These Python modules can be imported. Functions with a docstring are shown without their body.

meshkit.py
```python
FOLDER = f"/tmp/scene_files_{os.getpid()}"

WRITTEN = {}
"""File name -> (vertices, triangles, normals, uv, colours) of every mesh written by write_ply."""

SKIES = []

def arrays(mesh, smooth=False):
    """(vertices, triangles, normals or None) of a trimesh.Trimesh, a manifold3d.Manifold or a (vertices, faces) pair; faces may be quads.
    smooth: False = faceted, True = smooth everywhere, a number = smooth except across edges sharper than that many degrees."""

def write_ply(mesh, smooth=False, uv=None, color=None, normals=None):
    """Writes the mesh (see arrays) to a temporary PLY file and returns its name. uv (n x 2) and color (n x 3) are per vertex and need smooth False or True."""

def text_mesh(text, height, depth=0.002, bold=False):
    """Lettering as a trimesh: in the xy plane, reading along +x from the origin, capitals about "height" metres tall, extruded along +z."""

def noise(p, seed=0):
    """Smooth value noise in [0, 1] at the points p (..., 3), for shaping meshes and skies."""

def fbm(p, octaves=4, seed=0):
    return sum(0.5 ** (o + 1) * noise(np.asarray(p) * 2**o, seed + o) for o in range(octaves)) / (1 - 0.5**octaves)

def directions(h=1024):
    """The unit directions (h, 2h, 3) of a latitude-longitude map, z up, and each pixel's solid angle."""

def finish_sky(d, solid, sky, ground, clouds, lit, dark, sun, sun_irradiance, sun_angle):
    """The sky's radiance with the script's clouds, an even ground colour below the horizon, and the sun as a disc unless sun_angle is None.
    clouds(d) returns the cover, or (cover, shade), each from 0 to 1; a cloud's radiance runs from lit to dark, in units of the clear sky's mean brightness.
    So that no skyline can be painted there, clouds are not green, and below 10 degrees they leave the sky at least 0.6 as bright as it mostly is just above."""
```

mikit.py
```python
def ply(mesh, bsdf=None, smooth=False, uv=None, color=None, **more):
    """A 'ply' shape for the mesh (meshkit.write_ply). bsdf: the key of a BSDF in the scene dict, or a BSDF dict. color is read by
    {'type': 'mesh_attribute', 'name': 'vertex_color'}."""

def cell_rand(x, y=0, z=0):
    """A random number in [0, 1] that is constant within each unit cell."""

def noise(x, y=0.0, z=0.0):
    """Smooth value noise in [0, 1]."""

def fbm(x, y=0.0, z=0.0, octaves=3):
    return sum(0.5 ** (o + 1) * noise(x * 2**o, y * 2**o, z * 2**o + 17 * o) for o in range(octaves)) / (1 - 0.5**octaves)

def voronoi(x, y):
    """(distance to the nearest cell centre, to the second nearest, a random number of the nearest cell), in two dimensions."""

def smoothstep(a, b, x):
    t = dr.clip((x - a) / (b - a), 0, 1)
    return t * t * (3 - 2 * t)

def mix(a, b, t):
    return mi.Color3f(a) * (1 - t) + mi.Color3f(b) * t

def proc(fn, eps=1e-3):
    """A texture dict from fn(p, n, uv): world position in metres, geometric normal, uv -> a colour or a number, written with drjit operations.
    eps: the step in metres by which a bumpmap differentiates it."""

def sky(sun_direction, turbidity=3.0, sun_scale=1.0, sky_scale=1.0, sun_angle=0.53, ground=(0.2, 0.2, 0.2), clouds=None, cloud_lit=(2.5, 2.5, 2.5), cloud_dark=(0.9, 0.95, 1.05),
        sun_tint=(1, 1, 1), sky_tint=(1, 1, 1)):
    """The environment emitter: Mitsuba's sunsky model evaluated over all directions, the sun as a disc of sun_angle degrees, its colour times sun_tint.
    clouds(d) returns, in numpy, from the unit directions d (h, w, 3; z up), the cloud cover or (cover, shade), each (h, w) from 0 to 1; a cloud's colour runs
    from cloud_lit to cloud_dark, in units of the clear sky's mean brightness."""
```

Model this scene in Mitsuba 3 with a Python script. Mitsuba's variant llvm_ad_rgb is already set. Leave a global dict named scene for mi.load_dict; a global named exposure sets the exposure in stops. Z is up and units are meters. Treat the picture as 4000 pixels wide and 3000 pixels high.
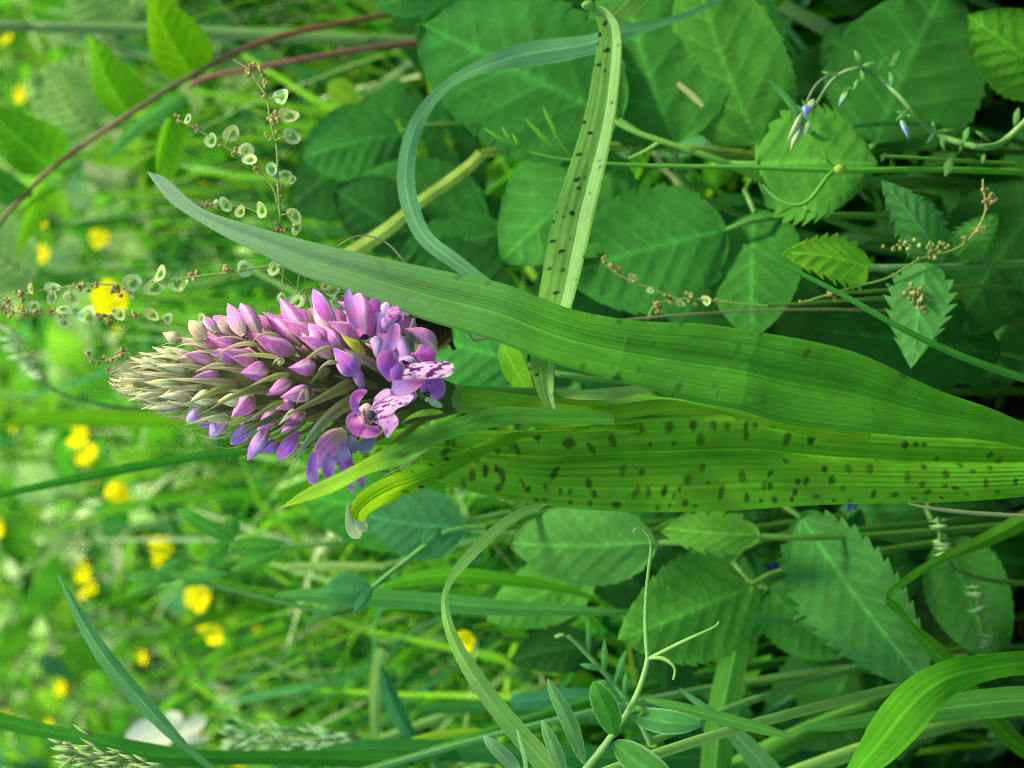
import math, numpy as np, trimesh, mitsuba as mi, mikit
from scipy.interpolate import PchipInterpolator, CubicSpline
from meshkit import noise as mnoise, fbm as mfbm

# ---------------------------------------------------------------- camera, sky, exposure
# the photograph is a phone held upright and shown lying on its side: the world's up is the picture's left
PITCH, FOV = math.radians(25.0), 42.0
CAM = np.array([0.0, -0.249, 0.36])
FWD = np.array([0.0, math.cos(PITCH), -math.sin(PITCH)])
RIGHT = np.array([0.0, -math.sin(PITCH), -math.cos(PITCH)])      # picture's right = down along the plant
UP = np.array([1.0, 0.0, 0.0])
FOCUS, APERTURE = 0.265, 0.0014
exposure = 3.12
T = mi.ScalarTransform4f
scene, labels = {'type': 'scene'}, {}
scene['camera'] = {'type': 'thinlens', 'fov': FOV, 'fov_axis': 'x', 'aperture_radius': APERTURE, 'focus_distance': FOCUS,
                   'near_clip': 0.01, 'far_clip': 400.0,
                   'to_world': T().look_at(origin=CAM.tolist(), target=(CAM + FWD).tolist(), up=UP.tolist())}
SUN = (0.50, 0.08, 0.86)
scene['sky'] = mikit.sky(SUN, turbidity=3, sun_scale=0.55, sun_angle=12, sun_tint=(1.0, 0.97, 0.88), sky_tint=(1.06, 1.0, 0.86),
                         clouds=lambda d: np.clip((mfbm(d * 3.0, 4, 5) - 0.42) * 4, 0, 0.85), cloud_lit=(1.75, 1.72, 1.62), cloud_dark=(0.95, 0.96, 0.98))

# ---------------------------------------------------------------- helpers
TX = math.tan(math.radians(FOV / 2))
def at(px, py, d):
    """A point of the place from where it stands in the photograph (4000 x 3000) and its distance."""
    px, py, d = np.broadcast_arrays(*(np.asarray(v, float) for v in (px, py, d)))
    x, y = (px - 2000) / 2000 * TX, (1500 - py) / 2000 * TX
    return CAM + d[..., None] * (FWD + x[..., None] * RIGHT + y[..., None] * UP)
def seen(P):
    q = np.asarray(P) - CAM
    d = q @ FWD
    dd = np.where(d > 1e-3, d, 1e-3)
    return 2000 + (q @ RIGHT) / dd / TX * 2000, 1500 - (q @ UP) / dd / TX * 2000, d
def s_of(d): return d * TX / 2000
def unit(v): return v / np.maximum(np.linalg.norm(v, axis=-1, keepdims=True), 1e-12)
def rng(seed): return np.random.default_rng(seed)
def col(*c): return np.array(c, float)

used = {}
def key_of(name):
    n = used.get(name, -1) + 1
    used[name] = n
    return name if n == 0 else f'{name}_{n:03d}'
def tag(key, label, cat=None, group=None, kind=None):
    e = labels.setdefault(key, {})
    if label: e['label'] = label
    if cat: e['category'] = cat
    if group: e['group'] = group
    if kind: e['kind'] = kind
    return key
def thing(name, label, cat, group=None): return tag(key_of(name), label, cat, group)
def obj(name, mesh, bsdf, parent=None, smooth=True, kind=None):
    """mesh = (vertices, faces, colours); one entry of the scene, under its thing."""
    key = key_of((parent + '__' if parent else '') + name)
    v, f, c = mesh
    scene[key] = mikit.ply((v, f), bsdf, smooth=smooth, color=np.clip(c, 0, 1))
    if kind: labels.setdefault(key, {})['kind'] = kind
    return key
def join(meshes):
    vs, fs, cs, o = [], [], [], 0
    for v, f, c in meshes:
        f = np.asarray(f)
        if f.shape[1] == 4: f = np.vstack([f[:, [0, 1, 2]], f[:, [0, 2, 3]]])
        vs.append(v); fs.append(f + o); cs.append(np.broadcast_to(c, v.shape)); o += len(v)
    return np.vstack(vs), np.vstack(fs), np.vstack(cs)
def grid_faces(n, m, wrap=False):
    i, j = np.meshgrid(np.arange(n - 1), np.arange(m if wrap else m - 1), indexing='ij')
    j2 = (j + 1) % m
    q = np.stack([i * m + j, (i + 1) * m + j, (i + 1) * m + j2, i * m + j2], -1).reshape(-1, 4)
    return np.vstack([q[:, [0, 1, 2]], q[:, [0, 2, 3]]])
def spline(pts, n, dims=None):
    """n points, even along a smooth curve through pts (k, dims)."""
    p = np.asarray(pts, float)
    if len(p) == 2:
        t = np.linspace(0, 1, n)[:, None]
        return p[0] * (1 - t) + p[1] * t
    q = p[:, :2] if dims is None else p[:, :dims]
    t = np.r_[0, np.cumsum(np.linalg.norm(np.diff(q, axis=0), axis=1) + 1e-9)]
    f = PchipInterpolator(t, p) if len(p) < 4 else None
    if f is None:
        # Catmull-Rom like: cubic with centripetal parameter
        tt = np.r_[0, np.cumsum(np.sqrt(np.linalg.norm(np.diff(q, axis=0), axis=1) + 1e-9))]
        f, t = CubicSpline(tt, p), tt
    fine = f(np.linspace(0, t[-1], 40 * len(p)))
    l = np.r_[0, np.cumsum(np.linalg.norm(np.diff(fine[:, :q.shape[1]], axis=0), axis=1))]
    x = np.linspace(0, l[-1], n)
    return np.stack([np.interp(x, l, fine[:, k]) for k in range(p.shape[1])], 1)

def tube(points, radii, c, sides=7, n=None):
    """A round stem along points (k, 3)."""
    p = spline(points, n or max(8, 5 * len(points)), 3) if n != 0 else np.asarray(points, float)
    r = np.interp(np.linspace(0, 1, len(p)), np.linspace(0, 1, np.size(radii)), np.atleast_1d(radii))
    t = unit(np.gradient(p, axis=0))
    a = unit(np.cross(t, np.where(np.abs(t[:, 2:]) < 0.9, [0, 0, 1.0], [1.0, 0, 0])))
    b, ang = np.cross(t, a), np.arange(sides) * 2 * np.pi / sides
    v = p[:, None] + r[:, None, None] * (np.cos(ang)[None, :, None] * a[:, None] + np.sin(ang)[None, :, None] * b[:, None])
    c = np.asarray(c, float)
    if c.ndim == 2:
        x = np.linspace(0, 1, len(p)); k = np.linspace(0, 1, len(c))
        c = np.stack([np.interp(x, k, c[:, i]) for i in range(3)], 1)[:, None]
    cc = np.broadcast_to(c, v.shape).reshape(-1, 3) * (0.88 + 0.24 * mfbm(v.reshape(-1, 3) * 900, 2, 3))[:, None]
    return v.reshape(-1, 3), grid_faces(len(p), sides, True), cc

def paint(v, u, w, base, seed, amp=0.22, scale=260.0, vein=0.0, veins=14):
    """Leaf colour: mottle, fine grain along the blade, parallel veins. u along, w across (-1 to 1)."""
    n1 = mfbm(v * scale, 3, seed); n2 = mnoise(np.stack([u * 9, w * 40, 0 * u], -1), seed + 9)
    k = 1 + amp * (n1 - 0.5) * 2 + 0.10 * (n2 - 0.5)
    c = np.asarray(base)[None] * k[:, None]
    if vein:
        l = np.cos(w * np.pi * veins) ** 8
        c = c * (1 + vein * l)[:, None]
    return c

def ribbon(pts, roll=0.0, fold=0.0, base=(0.05, 0.2, 0.02), seed=0, n=90, m=29, amp=0.2, tip=None, cup=0.0, vein=0.13, under=None):
    """A blade along pts [(px, py, distance, width px), ...]; roll turns it about its length (degrees, or one per point), fold is the V of its keel."""
    pts = np.asarray(pts, float)
    rl = np.broadcast_to(np.asarray(roll, float), (len(pts),))
    c = np.c_[at(pts[:, 0], pts[:, 1], pts[:, 2]), pts[:, 3] * s_of(pts[:, 2]) / 2, rl]
    c = spline(c, n, 3)
    p, hw, rr = c[:, :3], np.maximum(c[:, 3], 2e-5), np.radians(c[:, 4])
    t = unit(np.gradient(p, axis=0))
    view = unit(CAM - p)
    side = unit(np.cross(t, view)); nrm = np.cross(side, t)
    side, nrm = side * np.cos(rr)[:, None] + nrm * np.sin(rr)[:, None], nrm * np.cos(rr)[:, None] - side * np.sin(rr)[:, None]
    w = np.linspace(-1, 1, m)
    q_ = np.stack([np.linspace(0, 1, n)[:, None] * 34 + 0 * w, np.sign(w)[None] * 3 + np.zeros((n, 1)), np.full((n, m), seed * 1.3)], -1)
    nick = 1 + .10 * (mfbm(q_, 2, seed) - .5) * np.abs(w) ** 3
    off = -fold * np.abs(w) + cup * (w * w) + (.008 * np.cos(np.pi * 6 * w) if m > 20 else 0)
    v = p[:, None] + side[:, None] * (hw[:, None] * w * nick)[..., None] + nrm[:, None] * (hw[:, None] * off)[..., None]
    u = np.repeat(np.linspace(0, 1, n), m); ww = np.tile(w, n); v = v.reshape(-1, 3)
    cc = paint(v, u, ww, base, seed, amp, vein=vein if m > 20 else 0, veins=6) * (.88 + .24 * mnoise(np.stack([u * 12, ww * 14 + seed, 0 * u], -1), seed))[:, None]
    cc = cc * (1 + 0.35 * np.exp(-(ww / 0.10) ** 2) + 0.3 * (np.abs(ww) > 0.97))[:, None]
    if tip is not None:
        k = np.clip((u - 0.75) / 0.25, 0, 1)[:, None] ** 2
        cc = cc * (1 - k) + np.asarray(tip) * k
    return v, grid_faces(n, m), cc

def ovate(base, tip, nrm, width, c, seed=0, tooth=0.0, teeth=13, veins=7, fold=0.12, droop=0.08, pq=(0.55, 0.8), n=150, m=41, relief=0.05, wave=0.07, vein_c=0.45, curl=0.0, amp=0.26, edge_c=0.0):
    """A broad leaf from base to tip: toothed margin, sunk veins, quilted between them."""
    base, tip = np.asarray(base, float), np.asarray(tip, float)
    L = np.linalg.norm(tip - base); t = (tip - base) / L
    nrm = np.asarray(nrm, float); nrm = unit(nrm - (nrm @ t) * t); side = np.cross(nrm, t)
    u = np.linspace(0, 1, n)[:, None]; w = np.linspace(-1, 1, m)[None, :]
    p, q = pq
    f = u ** p * (1 - u) ** q; f = f / f.max()
    saw = (1 - (u * teeth) % 1) if tooth else 0 * u
    hw = width / 2 * f * (1 + tooth * (saw - 0.5) * np.abs(w) ** 5)
    x = u * L - 0.5 * tooth * width * saw * np.abs(w) ** 6 * 0.4 + 0 * w
    ph = veins * (u - 0.30 * np.abs(w) * f)
    q_ = np.cos(2 * np.pi * ph)
    z = -fold * np.abs(w) * hw + droop * L * 4 * u * (1 - u) + relief * width * 0.10 * q_ * np.abs(w) * (1 - np.abs(w)) * 4
    r = rng(seed); a, b = r.uniform(0, 6, 2)
    z = z + wave * width * np.sin(6 * u + a) * np.sin(2.3 * w + b) * np.abs(w) + curl * L * u ** 3
    pl = np.stack([x + 0 * w, hw * w, 0 * x * w], -1)
    z = z + .010 * width * (mfbm(pl * (9 / width) + seed, 3, seed) - .5) * np.minimum(1, 2.2 * np.abs(w)) + 0.010 * width * np.abs(mnoise(pl * (16 / width) + seed, seed + 2) - .5)
    v = (base + x[..., None] * t + (hw * w)[..., None] * side + z[..., None] * nrm).reshape(-1, 3)
    uu, ww = np.broadcast_to(u, (n, m)).ravel(), np.broadcast_to(w, (n, m)).ravel()
    cc = np.asarray(c)[None] * (1 + amp * 2 * (mfbm(v * 120, 3, seed) - 0.5) + 0.16 * (mfbm(v * 700, 2, seed + 5) - 0.5))[:, None]
    net = np.exp(-(np.abs(mnoise(pl * (14 / width) + seed, seed + 2) - .5) / .05) ** 2).reshape(-1, 1)
    cc = cc * (1 + .16 * net)
    sp = np.clip((mnoise(pl * (22 / width) + seed, seed + 8) - .86) * 12, 0, 1).reshape(-1, 1)
    cc = cc * (1 - .3 * sp) + col(.08, .11, .03) * .3 * sp
    line = np.exp(-((1 - q_) / 0.05)) * np.clip(1.1 - np.abs(w), 0, 1) + 1.3 * np.exp(-(w / 0.05) ** 2)
    cc = cc * (1 + vein_c * line.reshape(-1, 1)) + edge_c * (np.abs(ww) > 0.95)[:, None]
    return v, grid_faces(n, m), cc

def blob(center, axes, c, seed=0, rough=0.0, sub=2):
    """A knobbly little body; axes is a 3 x 3 array of half-axes."""
    m = trimesh.creation.icosphere(subdivisions=sub)
    v = np.asarray(m.vertices); r = 1 + rough * (mfbm(v * 2.2 + seed, 3, seed) - 0.5) * 2
    p = (v * r[:, None]) @ np.asarray(axes) + np.asarray(center)
    cc = np.asarray(c)[None] * (0.85 + 0.3 * mfbm(v * 3, 2, seed))[:, None]
    return p, np.asarray(m.faces), cc

# ---------------------------------------------------------------- materials (colour comes with each mesh: its pigment, grain and spots, some painted sheen and light)
VC = {'type': 'mesh_attribute', 'name': 'vertex_color'}
scene['leaf'] = {'type': 'principledthin', 'base_color': VC, 'roughness': 0.42, 'diff_trans': 0.75, 'eta': 1.45}
scene['leaf_soft'] = {'type': 'principledthin', 'base_color': VC, 'roughness': 0.42, 'diff_trans': 0.95, 'eta': 1.4}
scene['leaf_matte'] = {'type': 'principledthin', 'base_color': VC, 'roughness': 0.65, 'diff_trans': 0.7, 'eta': 1.35}
scene['petal'] = {'type': 'principledthin', 'base_color': VC, 'roughness': 0.5, 'diff_trans': 0.9, 'eta': 1.35, 'sheen': 0.3}
scene['stem'] = {'type': 'twosided', 'bsdf': {'type': 'principled', 'base_color': VC, 'roughness': 0.45, 'specular': 0.4}}
scene['bud'] = {'type': 'twosided', 'bsdf': {'type': 'principled', 'base_color': VC, 'roughness': 0.7, 'specular': 0.2, 'sheen': 0.5}}
scene['furry'] = {'type': 'twosided', 'bsdf': {'type': 'principled', 'base_color': VC, 'roughness': 0.6, 'specular': 0.2}}
scene['wing'] = {'type': 'thindielectric', 'int_ior': 1.3}
scene['water'] = {'type': 'dielectric', 'int_ior': 1.33}
scene['soil'] = {'type': 'principled', 'base_color': mikit.proc(lambda p, n, uv: mikit.mix((0.012, 0.016, 0.006), (0.03, 0.045, 0.012), mikit.fbm(p.x * 60, p.y * 60, p.z * 60))), 'roughness': 0.95, 'specular': 0.1}
GREEN, DEEP, LIME, BLUEGREEN, PALE = col(0.045, 0.22, 0.02), col(0.022, 0.14, 0.022), col(0.12, 0.32, 0.02), col(0.05, 0.20, 0.085), col(0.22, 0.40, 0.13)

# ---------------------------------------------------------------- where the buttercups stand: px, py, radius in px
BC = [(30, 165, 34, 'at the far upper left edge'), (92, 370, 36, 'below the topmost left one, on a pale leaf'), (168, 1005, 48, 'large and round at the left above the sorrel branches'), (400, 935, 42, 'behind the sorrel, right of the big left one'), (800, 745, 34, 'half hidden behind the tip of the broad orchid leaf'), (485, 1160, 84, 'large, behind the sorrel seeds left of the spike'), (465, 1285, 26, 'small, just below the sorrel seeds'),
    (345, 1700, 66, 'tall one seen from the side left of the spike tip'), (368, 1790, 58, 'lower half of the tall side-on pair'), (385, 1615, 26, 'small, above the tall side-on pair'), (485, 1905, 60, 'round, below the dark sloping grass stem'), (385, 1882, 20, 'tiny, touching the dark sloping grass stem'), (12, 2050, 48, 'cut by the left edge'), (660, 2105, 62, 'square looking, in the middle left'), (630, 2165, 46, 'lower one of the square looking pair'), (578, 2100, 22, 'tiny bud beside the square looking pair'),
    (335, 2240, 42, 'upper one of a close chain of three'), (365, 2275, 40, 'middle one of a close chain of three'), (342, 2320, 36, 'lowest of a close chain of three'), (328, 2195, 20, 'small bud at the head of the chain'), (815, 2330, 66, 'with drooping petals, left of the pea leaf'), (850, 2450, 62, 'hanging below the drooping one'), (572, 2560, 36, 'single and orange, in the lower left'), (248, 2680, 34, 'single, left of the lone blue green blade'), (35, 2785, 26, 'at the left edge low down'), (200, 2832, 28, 'touching the grass blade in the lower left'), (785, 2860, 42, 'beside the white flower'),
    (1850, 2490, 58, 'against the kinked pale blade right of centre'), (945, 2985, 44, 'at the bottom edge'), (1160, 2868, 18, 'tiny, in the feathery grass head'), (1010, 2452, 26, 'dim, right of the drooping flowers'), (60, 1672, 20, 'tiny, far left in the middle'), (180, 880, 26, 'dim, above the big left one'), (640, 930, 14, 'tiny bud under the sorrel')]
def flower_d(x, r):
    drop = math.sin(PITCH) + (x - 2000) / 2000 * TX * math.cos(PITCH)
    if x > 1500: return .43
    return min(.0095 / TX * 2000 / r, (CAM[2] - .13) / drop, 1.7)
OPEN = [(x, y, r + 24, flower_d(x, r)) for x, y, r, _ in BC] + [(650, 2850, 150, .62), (400, -20, 190, .70), (300, 380, 200, .72), (270, 380, 150, .69), (20, 1000, 130, .65)]
# ---------------------------------------------------------------- the ground
def ground():
    r = np.r_[0, np.geomspace(0.05, 320, 90)]; a = np.linspace(0, 2 * np.pi, 97)[:-1]
    x, y = r[:, None] * np.cos(a), r[:, None] * np.sin(a) + 0.3
    z = 0.02 * (mfbm(np.stack([x * 6, y * 6, 0 * x], -1), 3, 1) - 0.5) * np.clip(r[:, None] / 0.1, 0, 1)
    return np.stack([x, y, z], -1).reshape(-1, 3), grid_faces(len(r), len(a), True)
v, f = ground()
scene['ground'] = mikit.ply((v, f), 'soil', smooth=True)
tag('ground', 'dark soil under the meadow plants', kind='structure')

# ---------------------------------------------------------------- meadow grass and low leaves: nobody could count them
def clear_of_view(P, n, k, near):
    """Keeps the plants of P (n*k points) that do not stand between the camera and the orchid."""
    x, y, d = seen(P)
    lim = near(x)
    bad = (d > -0.02) & (d < lim) & (x > -250) & (x < 4350) & (y > -250) & (y < 3250)
    for ox, oy, orr, od in OPEN: bad |= (d > 0) & (d < od) & ((x - ox) ** 2 + (y - oy) ** 2 < orr ** 2)
    bad |= np.linalg.norm(P - CAM, axis=1) < 0.09
    return ~bad.reshape(n, k).any(1)
def near_limit(x): return np.where(x < 1300, 0.52, np.where(x < 2300, 0.46, 0.43))

def scatter(n, seed, rmax):
    r = rng(seed)
    if rmax < .8:
        d, a = rmax * np.sqrt(r.random(n)), r.uniform(0, 2 * np.pi, n)
        return np.stack([d * np.cos(a), d * np.sin(a) - .05, 0 * d], -1), r
    d = 0.02 + rmax * r.random(n) ** 1.7
    a = np.where(r.random(n) < 0.8, r.normal(np.pi / 2, 0.42, n), r.uniform(0, 2 * np.pi, n))
    a = np.where(d < 0.35, r.uniform(0, 2 * np.pi, n), a)
    return np.stack([d * np.cos(a), CAM[1] + 0.1 + d * np.sin(a) * 1.0, 0 * d], -1), r
TINTS = np.array([[0.05, 0.26, 0.016], [0.09, 0.35, 0.016], [0.16, 0.43, 0.025], [0.02, 0.13, 0.02], [0.06, 0.25, 0.09], [0.25, 0.47, 0.14], [0.42, 0.58, 0.28]])
def tints(P, r, n, weights):
    k = r.choice(len(TINTS), n, p=np.array(weights) / np.sum(weights))
    clump = np.clip((mfbm(P * np.array([11, 11, 0]) + 3, 2, 77) - .5) * 2 + .5, 0, 1)
    return TINTS[k] * (0.42 + 1.0 * clump + 0.4 * r.random(n))[:, None]

def grass(n, seed, rmax, wide=1.0):
    P, r = scatter(n, seed, rmax)
    K = 7
    L = r.uniform(0.10, 0.30, n) * np.where(P[:, 1] < -0.05, 0.75, 1)
    W = wide * r.uniform(0.0010, 0.0034, n) * np.where(np.hypot(P[:, 0], P[:, 1]) > 1.0, 2.2, 1)
    az, lean, bend = r.uniform(0, 2 * np.pi, n), r.uniform(0.02, 0.5, n), r.uniform(0.0, 1.3, n) ** 2
    u = np.linspace(0, 1, K)
    th = lean[:, None] + bend[:, None] * u ** 2
    dh = np.stack([np.cos(az), np.sin(az), 0 * az], -1)
    step = np.stack([np.sin(th), np.cos(th)], -1) * (L / (K - 1))[:, None, None]
    c = np.cumsum(step, axis=1) - step[:, :1]
    C = P[:, None] + c[..., :1] * dh[:, None] + c[..., 1:] * np.array([0, 0, 1.0])
    keep = clear_of_view(C.reshape(-1, 3), n, K, near_limit)
    C, W, az = C[keep], W[keep], az[keep]; n = len(C)
    tw = az + np.pi / 2 + r.normal(0, 0.7, n)
    sd = np.stack([np.cos(tw), np.sin(tw), 0 * tw], -1)[:, None] * (W[:, None] * np.minimum(1, 1.15 - u) * np.minimum(1, 0.45 + 3 * u))[..., None]
    V = np.stack([C - sd, C + sd], 2)
    base = tints(P[keep], r, n, [3, 4, 4, 2.5, 1.5, 2, 1])
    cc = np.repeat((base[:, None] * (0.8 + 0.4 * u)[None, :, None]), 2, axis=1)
    f0 = grid_faces(K, 2)
    F = (f0[None] + (np.arange(n) * 2 * K)[:, None, None]).reshape(-1, 3)
    return V.reshape(-1, 3), F, cc.reshape(-1, 3)
def low_leaves(n, seed, rmax, size, hmax, weights):
    P, r = scatter(n, seed, rmax)
    if size[1] > .05: P = P[np.linalg.norm(P[:, :2] - CAM[:2], axis=1) > .80]; n = len(P)
    A, B = 7, 5
    L = r.uniform(*size, n); W = L * r.uniform(0.35, 0.8, n)
    far = np.clip(np.hypot(P[:, 0], P[:, 1]) / 0.8, 0, 1)
    P[:, 2] = hmax * r.random(n) ** 0.8 * (0.75 + 0.25 * far)
    az = r.uniform(0, 2 * np.pi, n); el = r.normal(0.1, 0.5, n); rl = r.normal(0, 0.5, n)
    t = np.stack([np.cos(az) * np.cos(el), np.sin(az) * np.cos(el), np.sin(el)], -1)
    s = unit(np.cross(t, [0, 0, 1.0])); nn = np.cross(s, t)
    s, nn = s * np.cos(rl)[:, None] + nn * np.sin(rl)[:, None], nn * np.cos(rl)[:, None] - s * np.sin(rl)[:, None]
    u = np.linspace(0, 1, A); w = np.linspace(-1, 1, B); hw = np.array([0.12, 0.66, .93, 1, 0.84, .5, 0.03])
    arch = 0.35 * u * (1 - u) - 0.1 * u
    C = P[:, None] + t[:, None] * (u[None] * L[:, None])[..., None] + nn[:, None] * (arch[None] * L[:, None])[..., None]
    V = C[:, :, None] + s[:, None, None] * (W[:, None, None] / 2 * hw[None, :, None] * w[None, None])[..., None] + nn[:, None, None] * (0.25 * W[:, None, None] / 2 * hw[None, :, None] * np.abs(w)[None, None])[..., None]
    V[..., 2] = np.maximum(V[..., 2], 0.004)
    keep = clear_of_view(V.reshape(-1, 3), n, A * B, near_limit)
    V = V[keep]; base = tints(P[keep], r, keep.sum(), weights); n = len(V)
    cc = np.broadcast_to(base[:, None, None], V.shape) * np.where(w == 0, 1.2, 0.95)[None, None, :, None]
    F = (grid_faces(A, B)[None] + (np.arange(n) * A * B)[:, None, None]).reshape(-1, 3)
    return V.reshape(-1, 3), F, cc.reshape(-1, 3)
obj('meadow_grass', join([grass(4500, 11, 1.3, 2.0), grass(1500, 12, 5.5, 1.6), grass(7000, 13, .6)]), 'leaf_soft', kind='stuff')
tag('meadow_grass', 'mixed green grass blades filling the meadow behind the orchid', 'grass')
obj('meadow_herbs', join([low_leaves(15000, 21, 1.1, (0.008, 0.034), 0.15, [4, 1.8, .8, 4, 2, .6, .2]), low_leaves(4000, 24, 1.5, (0.020, 0.055), 0.19, [3, 4, 3, 3, 2, 2.5, 1.2]), low_leaves(11000, 22, 5.0, (0.022, 0.075), 0.23, [2.5, 5, 5, 1.8, 1.0, 4, 2.2]), low_leaves(14000, 23, .6, (0.010, 0.038), 0.15, [4, .8, .3, 5, 3, .1, .05])]), 'leaf_soft', kind='stuff')  # paler tints far off stand in for sunlit meadow, darker ones nearby for shade
tag('meadow_herbs', 'small leaves of low herbs crowded between the grass', 'herbs')

def shade_leaves(seed):
    """The mass of broad leaves behind the ones that can be told apart."""
    r = rng(seed); out = []
    for i in range(150):
        x, y = (r.uniform(1350, 4300), r.uniform(-300, 1500)) if i % 5 < 3 else (r.uniform(2300, 4300), r.uniform(1900, 3300))
        d = r.uniform(.385, .56); b = at(x, y, d)
        if b[2] < .012: continue
        L = r.uniform(.022, .05); a = r.uniform(0, 2 * np.pi)
        t = b + L * (math.cos(a) * UP + math.sin(a) * RIGHT + r.normal(0, .35) * FWD)
        if t[2] < .01: continue
        out.append(ovate(b, t, -FWD + np.array([0, 0, r.uniform(.3, 1.2)]) + UP * r.normal(0, .3), L * r.uniform(.55, .85), col(.024, .135, .024) * r.uniform(.5, 1.3), i, tooth=.10, teeth=11, n=72, m=17))  # green darkened to deepen the shade in the hollows
    return join(out)
obj('ground_elder_patch', shade_leaves(31), 'leaf_matte', kind='stuff')
tag('ground_elder_patch', 'mass of shaded toothed leaves filling the hollows behind the orchid', 'leaves')
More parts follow.
